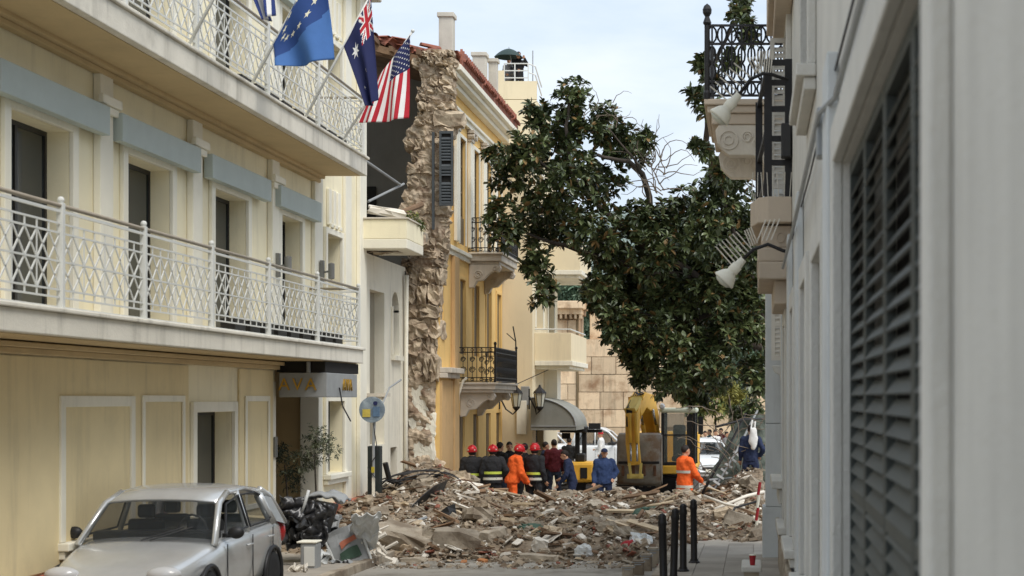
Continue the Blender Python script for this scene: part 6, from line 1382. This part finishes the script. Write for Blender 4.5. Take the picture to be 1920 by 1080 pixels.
    for k in range(5):
        x = xa + (xb - xa) * (k + .5) / 5; mb = MB(); mb.prism([(44.95, .56), (44.95, .68), (45.3, .5)], lambda p, q, c: (c, p, q), x - .05, x + .05); mb.build('tooth', M['steel'], bk)
build_excavator()
def build_mini():
    Y = 49; T = thing('mini_excavator', 'small yellow excavator with black canopy mast behind the firefighters', 'excavator', (W(1090, 0, Y).x, Y, 0))
    def X(px): return (px - VX) * Y / FPX
    def Z(py): return CAMZ - (py - VY) * Y / FPX
    for x0, x1 in ((X(1056), X(1072)), (X(1102), X(1118))):
        mb = MB(); prof = [(48.6 + .2 * math.cos(math.pi / 2 + math.pi * k / 8), .22 + .2 * math.sin(math.pi / 2 + math.pi * k / 8)) for k in range(9)] + [(50.2 + .2 * math.cos(-math.pi / 2 + math.pi * k / 8), .22 + .2 * math.sin(-math.pi / 2 + math.pi * k / 8)) for k in range(9)]
        mb.prism(prof, lambda p, q, c: (c, p, q), x0, x1); mb.build('track', M['iron'], T)
    mb = MB(); mb.box(X(1072), X(1102), 48.9, 50, .15, .44); mb.build('undercarriage', M['iron'], T)
    mb = MB(); mb.box(X(1060), X(1116), 48.7, 50.0, .45, Z(866)); mb.build('body', M['cat'], T, bevel=.09)
    mb = MB(); mb.box(X(1058), X(1070), 48.4, 48.69, .5, Z(868)); mb.build('blade_arm', M['cat'], T, bevel=.03)
    mb = MB(); mb.box(X(1090), X(1103), 48.675, 48.695, Z(896), Z(876)); mb.build('vent_plate', M['iron'], T)
    for px in (1079, 1092):
        mb = MB(); mb.box(X(px) - .07, X(px) + .07, 49.5, 49.64, Z(866) + .002, Z(808)); mb.build('canopy_post', M['plastic'], T, bevel=.02)
    mb = MB(); mb.box(X(1072), X(1098), 49.3, 49.9, Z(812), Z(800)); mb.build('canopy', M['plastic'], T, bevel=.04)
    mb = MB(); mb.box(X(1045), X(1125), 49.62, 49.7, Z(812), Z(806)); mb.build('cross_bar', M['plastic'], T)
    mb = MB(); mb.box(X(1100), X(1122), 49.55, 49.75, Z(806) + .01, Z(794)); mb.box(X(1048), X(1064), 49.72, 49.8, Z(824), Z(812) - .01); mb.build('light_box', M['plastic'], T, kind='stuff')
    mb = MB(); mb.box(X(1080), X(1096), 49.0, 49.45, Z(866) + .003, Z(850)); mb.build('seat', M['plastic'], T, bevel=.05)
build_mini()
car('white pickup truck crossing the end of the street behind the small excavator', (W(1112, 0, 64).x, 64, .01), R(90), M['carwhite'], 5.0, 1.85, 1.85, 'pickup', None, 'pickup_truck')
car('white hatchback at the far junction left of the pickup', (W(1030, 0, 66.5).x, 66.5, .01), R(90), M['carwhite'], 4.0, 1.74, 1.7)
car('white hatchback behind the excavator cab near the crowd', (W(1318, 0, 60).x, 60, .01), R(12), M['carwhite'], 4.0, 1.74, 1.5)
# ------------------------------------------------------------------ people
def cl(name, c, r=.85): return mat(name, s2l(*c), r, .12, 7, .35, 22, obj=True)
M['skin'] = mat('skin', s2l(196, 148, 118), .6, .06, 10, .05, obj=True)
M['hair'] = mat('dark_hair', s2l(38, 30, 26), .7, .2, 20, .3, obj=True)
M['turnout'] = cl('black_turnout_cloth', (38, 38, 40)); M['navyw'] = cl('navy_work_cloth', (36, 46, 74)); M['bluew'] = cl('blue_jacket_cloth', (48, 66, 104)); M['orangew'] = cl('orange_hivis_cloth', (250, 104, 40)); M['maroon'] = cl('maroon_cloth', (92, 26, 34)); M['jeans'] = cl('dark_jeans', (44, 50, 66)); M['blackc'] = cl('black_cloth', (30, 29, 30)); M['whitec'] = cl('white_cloth', (224, 222, 218)); M['redc'] = cl('red_cloth_skirt', (170, 36, 48)); M['tealc'] = cl('teal_cloth', (60, 92, 104)); M['greyc'] = cl('grey_cloth', (120, 118, 116))
M['helmet'] = mat('red_helmet', s2l(188, 36, 40), .35, .08, 8, .02, obj=True); M['hivis'] = mat('lime_reflective_band', s2l(206, 220, 90), .5, .08, 10, .05, obj=True); M['silverband'] = mat('silver_reflective_band', s2l(206, 204, 190), .4, .08, 10, .05, obj=True)
M['shoe'] = mat('black_boot', s2l(28, 27, 26), .6, .2, 8, .1, obj=True)
FOLDS = bpy.data.textures.new('folds', 'CLOUDS'); FOLDS.noise_scale = .11; FOLDS.noise_depth = 2
def capsule(mb, a, b, ra, rb, n=10):
    a = Vector(a); b = Vector(b); d = (b - a)
    if d.length < 1e-5: return
    u = d.normalized(); P = []; Rr = []
    for k in range(4): t = k / 4 * math.pi / 2; P.append(a - u * ra * math.cos(t)); Rr.append(max(ra * math.sin(t), .0015))
    P += [a, b]; Rr += [ra, rb]
    for k in range(1, 5): t = k / 4 * math.pi / 2; P.append(b + u * rb * math.sin(t)); Rr.append(max(rb * math.cos(t), .0015))
    mb.tube(P, Rr, n)
def loft(mb, rings, n=18):
    vs = []; fs = []
    for (cx, cy, cz, rx, ry) in rings:
        for j in range(n): t = 2 * math.pi * j / n; vs.append((cx + rx * math.cos(t), cy + ry * math.sin(t), cz))
    k = len(rings)
    for i in range(k - 1):
        for j in range(n): fs.append((i * n + j, i * n + (j + 1) % n, (i + 1) * n + (j + 1) % n, (i + 1) * n + j))
    fs += [tuple(range(n))[::-1], tuple(range((k - 1) * n, k * n))]; mb.add(vs, fs)
def remesh(o, v, smooth=4):
    r = o.modifiers.new('remesh', 'REMESH'); r.mode = 'VOXEL'; r.voxel_size = v; r.use_smooth_shade = True
    s = o.modifiers.new('smooth', 'SMOOTH'); s.iterations = smooth; s.factor = .5
    if smooth > 3:
        d = o.modifiers.new('folds', 'DISPLACE'); d.texture = FOLDS; d.strength = .045; d.mid_level = .5
ARMS = {'down': ((.25, .02, 1.14), (.27, -.07, .9)), 'front': ((.25, -.03, 1.15), (.12, -.25, 1.08)), 'hip': ((.33, .08, 1.16), (.22, -.06, 1.0)), 'forward': ((.24, -.12, 1.2), (.2, -.38, 1.18)), 'up': ((.27, -.14, 1.3), (.12, -.28, 1.5)), 'work': ((.26, -.12, 1.13), (.13, -.36, .95)), 'fold': ((.27, -.05, 1.16), (-.02, -.2, 1.17))}
def person(label, px, Y, feet, rz, jacket, trousers, hat='hair', arms=('down', 'down'), bands=(), bandmat='hivis', h=1.76, lean=0, turn=0, long=.86, group=None, detail=True, stance=.1, X=None, hood=False, stride=0, bulk=1.0):
    T = thing('person', label, 'person', (0, 0, 0), group); sc = h / 1.76
    x0 = X if X is not None else (px - VX) * Y / FPX
    def B(p): # lean the upper body about the hips
        x, y, z = p
        if z > .92: a = lean; dz = z - .92; return Vector((x, y * math.cos(a) - dz * math.sin(a), .92 + dz * math.cos(a) + y * math.sin(a)))
        return Vector(p)
    hips = [(.1, 0, .93), (-.1, 0, .93)]
    legs = []
    for s in (1, -1):
        f = stride * s; legs.append([(s * .095, 0, .9), (s * (.1 + stance * .3), -.02 - f * .5, .5), (s * (.1 + stance * .55), .03 - f, .09)])
    arm = []
    for s, a in zip((1, -1), arms):
        e, w = ARMS[a]; arm.append([(s * .185, 0, 1.42), (s * e[0], e[1], e[2]), (s * w[0], w[1], w[2])])
    hc = Vector((0, -.03, 1.645)); rt = Matrix.Rotation(turn, 3, 'Z')
    # ---- body, one continuous surface
    mb = MB()
    torso = [(0, 0, .86, .13, .09), (0, 0, .95, .155, .105), (0, .0, 1.08, .135, .095), (0, 0, 1.25, .155, .105), (0, .01, 1.38, .16, .1), (0, .01, 1.45, .11, .075), (0, .005, 1.5, .058, .058), (0, -.005, 1.6, .052, .055)]
    t2 = MB(); loft(t2, torso); mb.add([B(v) for v in t2.v], t2.f)
    for L in legs: capsule(mb, L[0], L[1], .085, .058); capsule(mb, L[1], L[2], .056, .04); capsule(mb, Vector(L[2]) + Vector((0, .03, -.03)), Vector(L[2]) + Vector((0, -.12, -.05)), .042, .035)
    for s, A in zip((1, -1), arm):
        capsule(mb, B(A[0]), B(A[1]), .052, .04); capsule(mb, B(A[1]), B(A[2]), .04, .028)
        d = (B(A[2]) - B(A[1])).normalized(); w = B(A[2]); sd = d.cross(Vector((0, 1, .2))).normalized(); nr = d.cross(sd).normalized()
        palm = w + d * .05; capsule(mb, w + d * .015 + sd * .012, palm + d * .02 + sd * .012, .026, .028, 8); capsule(mb, w + d * .015 - sd * .012, palm + d * .02 - sd * .014, .026, .026, 8)
        if detail:
            for k, (off, ln) in enumerate(((.03, .06), (.011, .072), (-.009, .068), (-.028, .052))):
                r = palm + d * .035 + sd * off; kn = r + d * ln * .55 + nr * .012; capsule(mb, r, kn, .0105, .0098, 6); capsule(mb, kn, kn + d * ln * .35 + nr * .025, .0098, .008, 6)
            th = w + d * .03 + sd * .034 * s; capsule(mb, th, th + d * .03 + sd * .026 * s, .0125, .011, 6); capsule(mb, th + d * .03 + sd * .026 * s, th + d * .062 + sd * .03 * s + nr * .012, .011, .009, 6)
    hd = MB(); hd.ell((0, .012, .02), (.076, .094, .105), 14, 12); hd.ell((0, -.025, -.055), (.056, .068, .066), 12, 10)
    capsule(hd, (0, -.085, .0), (0, -.1, -.028), .012, .016, 6)
    for s in (1, -1): hd.ell((s * .077, .012, -.012), (.014, .025, .034), 8, 6); hd.ell((s * .034, -.078, .012), (.02, .014, .01), 6, 5)
    hd.ell((0, -.082, -.062), (.026, .014, .009), 8, 5)
    mb.add([B(hc + rt @ Vector(v)) for v in hd.v], hd.f)
    body = mb.build('body', M['skin'], T); remesh(body, .0125 if detail else .018, 2)
    for s in (1, -1):
        e = MB(); e.ell(B(hc + rt @ Vector((s * .034, -.083, .012))), (.011, .011, .008), 8, 6); e.build('eye', M['hair'], T)
    # ---- clothes
    mb = MB(); zb = long
    tj = [(0, 0, zb, .185, .135), (0, 0, zb + .06, .188, .138), (0, 0, 1.1, .182, .132), (0, 0, 1.28, .2, .14), (0, .01, 1.4, .2, .13), (0, .012, 1.46, .15, .105), (0, .008, 1.51, .085, .08), (0, .005, 1.54, .075, .075)]
    tj = [(a, b, c, d * (bulk if c < 1.48 else 1), e * (bulk if c < 1.48 else 1)) for a, b, c, d, e in tj]
    t2 = MB(); loft(t2, tj); mb.add([B(v) for v in t2.v], t2.f)
    for A in arm: capsule(mb, B(A[0]), B(A[1]), .082 * bulk, .066 * bulk); capsule(mb, B(A[1]), B(A[2]) - (B(A[2]) - B(A[1])) * .06, .066 * bulk, .05 * bulk)
    o = mb.build('jacket', M[jacket], T); remesh(o, .017, 5)
    mb = MB(); t2 = MB(); loft(t2, [(0, 0, .78, .16, .11), (0, 0, .9, .168, .12), (0, 0, 1.0, .16, .115)]); mb.add(t2.v, t2.f)
    for L in legs: capsule(mb, L[0], L[1], .105, .08); capsule(mb, L[1], Vector(L[2]) + Vector((0, .01, .03)), .08, .066)
    o = mb.build('trousers', M[trousers], T); remesh(o, .018, 5)
    for L in legs:
        mb = MB(); p = Vector(L[2]); mb.ell((p.x, p.y - .05, .045), (.05, .14, .05), 12, 8); mb.ell((p.x, p.y + .01, .1), (.052, .06, .08), 10, 8); mb.v = [(a, b, max(c, .002)) for a, b, c in mb.v]; mb.build('boot', M['shoe'], T, smooth=True)
    for z in bands:
        mb = MB(); n = 24; vs = []
        for zz in (z - .03, z + .03):
            k = 0
            for a, b in zip(tj[:-1], tj[1:]):
                if a[2] <= zz <= b[2]: t = (zz - a[2]) / (b[2] - a[2]); rx, ry = a[3] + (b[3] - a[3]) * t, a[4] + (b[4] - a[4]) * t
            for j in range(n): t = 2 * math.pi * j / n; vs.append(B((math.cos(t) * (rx + .012), math.sin(t) * (ry + .012), zz)))
        mb.add(vs, [(j, (j + 1) % n, n + (j + 1) % n, n + j) for j in range(n)]); mb.build('reflective_band', M[bandmat if z == bands[0] else 'silverband'], T, smooth=True)
    H = lambda v: B(hc + rt @ Vector(v))
    def rot(mb2): return MB().add([H(v) for v in mb2.v], mb2.f)
    if hat == 'hair':
        m2 = MB(); m2.ell((0, .022, .034), (.086, .098, .102), 14, 10); m2.v = [(a, b, max(c, -.05 if b > .02 else .05 + .0 * a)) for a, b, c in m2.v]; rot(m2).build('hair', M['hair'], T, smooth=True)
    elif hat == 'helmet':
        m2 = MB(); m2.ell((0, .015, .035), (.118, .138, .118), 18, 12); m2.v = [(a, b, max(c, .0 if b < .03 else -.03)) for a, b, c in m2.v]; o = rot(m2).build('helmet', M['helmet'], T, smooth=True)
        m2 = MB(); m2.lathe([(.12, -.005), (.145, -.008), (.145, .004), (.12, .008)], (0, .0, .0), 20, 'z', 0, .93, 1.1); rot(m2).build('brim', M['helmet'], o)
        m2 = MB(); m2.box(-.012, .012, -.12, .15, .148, .16); rot(m2).build('crest', M['helmet'], o)
        for s in (1, -1): m2 = MB(); m2.ell((s * .075, .115, .03), (.02, .014, .02), 6, 5); rot(m2).build('decal', M['silverband'], o)
        m2 = MB(); m2.ell((0, .02, -.035), (.092, .1, .08), 12, 8); rot(m2).build('neck_guard', M['hair'], T, smooth=True)
    elif hat == 'cap':
        m2 = MB(); m2.ell((0, .015, .045), (.09, .104, .085), 14, 10); m2.v = [(a, b, max(c, .035)) for a, b, c in m2.v]; o = rot(m2).build('cap', M['navyw'], T, smooth=True)
        m2 = MB(); m2.box(-.06, .06, -.17, -.07, .036, .046); rot(m2).build('peak', M['navyw'], o, bevel=.01); m2 = MB(); m2.ell((0, .03, .0), (.082, .085, .06), 12, 8); rot(m2).build('hair', M['hair'], T, smooth=True)
    elif hat == 'redcap':
        m2 = MB(); m2.ell((0, .015, .045), (.095, .11, .09), 14, 10); m2.v = [(a, b, max(c, .02)) for a, b, c in m2.v]; rot(m2).build('cap', M['helmet'], T, smooth=True)
    elif hat == 'hood':
        m2 = MB(); m2.ell((0, .03, .02), (.108, .12, .13), 14, 12); m2.v = [(a, max(b, -.045), c) for a, b, c in m2.v]; rot(m2).build('hood', M[jacket], T, smooth=True)
        m2 = MB(); m2.ell((0, .0, .03), (.085, .1, .1), 12, 8); m2.v = [(a, b, max(c, .05)) for a, b, c in m2.v]; rot(m2).build('hair', M['hair'], T, smooth=True)
    T.location = (x0, Y, feet); T.rotation_euler = (0, 0, rz); T.scale = (sc,) * 3; return T
def build_people():
    g = zg(38.5); PI = math.pi
    person('firefighter in black jacket and red helmet, back turned, leftmost of the row', 885, 38.5, g, PI, 'turnout', 'turnout', 'helmet', ('down', 'down'), (1.08,), h=1.74, bulk=1.16)
    person('firefighter in black jacket with lime and silver bands, second from left', 924, 38.3, g, PI + .15, 'turnout', 'turnout', 'helmet', ('down', 'hip'), (1.12, .98), h=1.76, bulk=1.2)
    person('rescuer in orange jacket and red helmet turned to the right among firefighters', 960, 38.4, g, PI * .62, 'orangew', 'orangew', 'helmet', ('work', 'work'), (), h=1.78, lean=.22, bulk=1.3, turn=.3)
    person('firefighter in black jacket and red helmet at the right end of the row', 1002, 38.6, g, PI * .85, 'turnout', 'turnout', 'helmet', ('front', 'down'), (1.08, .95), h=1.78, bulk=1.16)
    person('dark clothed person between the orange rescuer and the rightmost firefighter', 984, 40.5, zg(40.5), PI * 1.2, 'blackc', 'blackc', 'hair', ('fold', 'fold'), (), h=1.78)
    person('dark haired person in black jacket against the yellow wall, back turned', 937, 43, zg(43), PI * .8, 'blackc', 'jeans', 'hair', ('down', 'fold'), (), h=1.78)
    person('dark haired person in black jacket facing us against the yellow wall', 955, 43.4, zg(43), .3, 'blackc', 'jeans', 'hair', ('front', 'down'), (), h=1.78)
    person('person in dark navy jacket under the grey awning', 1022, 46.6, 0, PI * .6, 'navyw', 'jeans', 'hair', ('front', 'down'), (), h=1.74)
    person('person in maroon jacket and dark jeans by the grey awning', 1039, 46.2, 0, PI * 1.1, 'maroon', 'jeans', 'hair', ('down', 'down'), (), h=1.82)
    person('navy uniformed rescuer bending beside the small excavator, looking left', 1073, 39, zg(39), -PI * .45, 'navyw', 'navyw', 'hair', ('work', 'front'), (), h=1.66, lean=.25)
    person('rescuer in blue jacket and cap standing before the big bucket', 1133, 39, zg(39), .25, 'bluew', 'navyw', 'cap', ('hip', 'down'), (), h=1.68, bulk=1.18)
    person('dark clothed person left of the small excavator mast', 1067, 52, 0, PI * .9, 'blackc', 'blackc', 'hair', ('down', 'front'), (), h=1.74)
    person('person in white shirt and red cap beside the white pickup', 1127, 61, 0, -PI * .5, 'whitec', 'jeans', 'redcap', ('down', 'front'), (), h=1.75, detail=False)
    person('worker in long orange hi vis coat standing right of the excavator', 1284, 37.0, .1, PI * .68, 'orangew', 'blackc', 'hair', ('front', 'work'), (1.18, .85), 'silverband', h=1.82, long=.62, bulk=1.22)
    person('rescuer in navy overalls with a white bag on the shoulder near the right wall', 0, 37.4, .72, PI * .95, 'navyw', 'navyw', 'hair', ('down', 'hip'), (), h=1.66, X=-.03, stance=.2)
    crowd = [(1313, 66.2, 'blackc', 'jeans', 'dark clothed bystander at the left edge of the far crowd'), (1322, 65, 'whitec', 'tealc', 'bystander in white top at the left of the far crowd'), (1331, 66.5, 'tealc', 'jeans', 'bystander in teal top in the far crowd'), (1341, 64.5, 'whitec', 'redc', 'bystander in white top and red trousers in the far crowd'), (1352, 66.4, 'maroon', 'jeans', 'bystander in maroon top in the far crowd'), (1362, 65.2, 'greyc', 'blackc', 'bystander in grey top in the far crowd'), (1372, 66.2, 'blackc', 'blackc', 'bystander in black right of the grey one in the far crowd'), (1384, 65.5, 'whitec', 'jeans', 'bystander in white at the right end of the far crowd')]
    for i, (px, Y, a, b, lab) in enumerate(crowd): person(lab, px, Y, 0, (i * 1.7) % 3 - 1.4, a, b, 'hair', (('down', 'front', 'fold')[i % 3], ('down', 'hip', 'fold')[i % 3]), (), h=1.66 + .03 * (i % 5), group='bystanders at the far end', detail=False)
    zt = W(0, 192, 56.6).z
    p1 = person('person in black on the rooftop under the umbrella', 972, 56.6, zt, .5, 'blackc', 'blackc', 'hair', ('up', 'front'), (), h=1.78)
    p2 = person('person half hidden behind the umbrella holder on the rooftop', 955, 57.0, zt, -.4, 'greyc', 'blackc', 'hair', ('front', 'front'), (), h=1.68)
    c = W(954, 103, 56.4); T = thing('umbrella', 'dark green umbrella held open on the rooftop', 'umbrella', c)
    mb = MB(); 
    def U(u, v): a = 2 * math.pi * u; r = .52 * v * (1 - .04 * abs(math.cos(4 * a))); return (c.x + r * math.cos(a), c.y + r * math.sin(a), c.z + .22 - .26 * v * v - .05 * v)
    mb.grid(U, 32, 6); mb.build('canopy', mat('dark_green_umbrella', s2l(44, 62, 58), .6, .1, 4, .1), T, smooth=True)
    mb = MB(); mb.tube([c + Vector((0, 0, .28)), c + Vector((.12, 0, -.4)), c + Vector((.2, 0, -.75))], .012, 6); mb.build('shaft', M['greymetal'], T)
    # white bag on the navy rescuer's shoulder
    q = W(1412, 822, 37.2); T = thing('white_bag', 'white cloth bag slung over the navy rescuer near the right wall', 'bag', q)
    mb = MB(); mb.ell(q, (.11, .07, .26), 14, 12); mb.v = [tuple(Vector(v) + Vector((noise.noise(Vector(v) * 9), 0, noise.noise(Vector(v) * 9 + Vector((4, 0, 0))))) * .04) for v in mb.v]; mb.build('sack', M['whitec'], T, smooth=True)
    mb = MB(); mb.tube([q + Vector((-.05, 0, .2)), q + Vector((-.02, .1, .42)), q + Vector((.04, .2, .3))], .02, 6); mb.tube([q + Vector((.03, 0, .2)), q + Vector((.05, .02, .4))], .025, 6); mb.build('strap', M['whitec'], T)
build_people()

# ------------------------------------------------------------------ tangle of netting, frames and wires at the right wall
def build_tangle():
    rnd = random.Random(9)
    M['net'] = mat('grey_green_netting', s2l(92, 98, 88), .85, .25, 5, .5, 12, col2=s2l(60, 66, 58))
    T = thing('fallen_awning', 'crumpled grey green awning and netting slumped at the right wall', 'wreck', W(1375, 920, 38.5))
    A, B, C, D = W(1314, 926, 37.6), W(1440, 915, 38.6), W(1382, 786, 39.4), W(1452, 772, 39.8)
    mb = MB(); mb.grid(lambda u, v: A.lerp(B, u).lerp(C.lerp(D, u), v) + Vector((.1 * noise.noise(Vector((u * 5, v * 6, 1))), .35 * noise.noise(Vector((u * 4, v * 5, 3))), .12 * noise.noise(Vector((u * 6, v * 7, 5))))), 26, 26); o = mb.build('netting', M['net'], T, smooth=True); o.modifiers.new('s', 'SOLIDIFY').thickness = .01
    for i, (a, b) in enumerate((((1316, 925), (1398, 775)), ((1332, 930), (1420, 770)), ((1345, 800), (1432, 785)), ((1330, 900), (1400, 905)))):
        mb = MB(); mb.tube([W(*a, 37.3), W((a[0] + b[0]) / 2 + 6, (a[1] + b[1]) / 2 - 6, 38), W(*b, 39)], .028, 7); mb.build('frame_tube', M['greymetal' if i % 2 else 'iron'], T, smooth=True)
    for k in range(9):
        t = k / 8; p = W(1335 + 62 * t, 915 - 85 * t, 37.3 + .9 * t); mb = MB(); mb.obox(p, (.2, .03, .05), Matrix.Rotation(R(30 + 10 * rnd.random()), 3, 'Y')); mb.build('pale_slat', M['bag'], T)
    mb = MB()
    for k in range(46):
        a = W(rnd.uniform(1330, 1432), rnd.uniform(770, 915), rnd.uniform(37.2, 38.6)); pts = [a]; d = Vector((rnd.uniform(-1, 1), 0, rnd.uniform(-.6, .8))).normalized()
        for s in range(6): d = (d + Vector((rnd.uniform(-.5, .5), rnd.uniform(-.2, .2), rnd.uniform(-.6, .4)))).normalized(); pts.append(pts[-1] + d * .16)
        mb.tube(pts, .009, 4)
    mb.build('wires', M['twig'], T, kind='stuff')
build_tangle()
def wires():
    for lab, pts in (('thin overhead cable from the yellow house to the corner house', [(842, 735, 41), (900, 740, 44), (965, 722, 46), (1075, 672, 52)]), ('white bent pipe hanging at the lower iron balcony', [(857, 790, 40.4), (860, 740, 40.4), (868, 715, 40.4), (875, 708, 40.4)])):
        mb = MB(); mb.tube([W(*p) for p in pts], .012 if 'cable' in lab else .035, 6); o = mb.build('cable' if 'cable' in lab else 'pipe', M['iron' if 'cable' in lab else 'white']); tag(o, lab, 'cable' if 'cable' in lab else 'pipe')
    mb = MB(); mb.tube([W(968, 735, 45.5), W(967, 640, 45.5), W(962, 612, 45.5)], .02, 6); mb.tube([W(967, 640, 45.5), W(950, 625, 45.5)], .014, 5); o = mb.build('iron_rod', M['iron']); tag(o, 'bent iron rod standing on the lower balcony corner', 'rod')
wires()
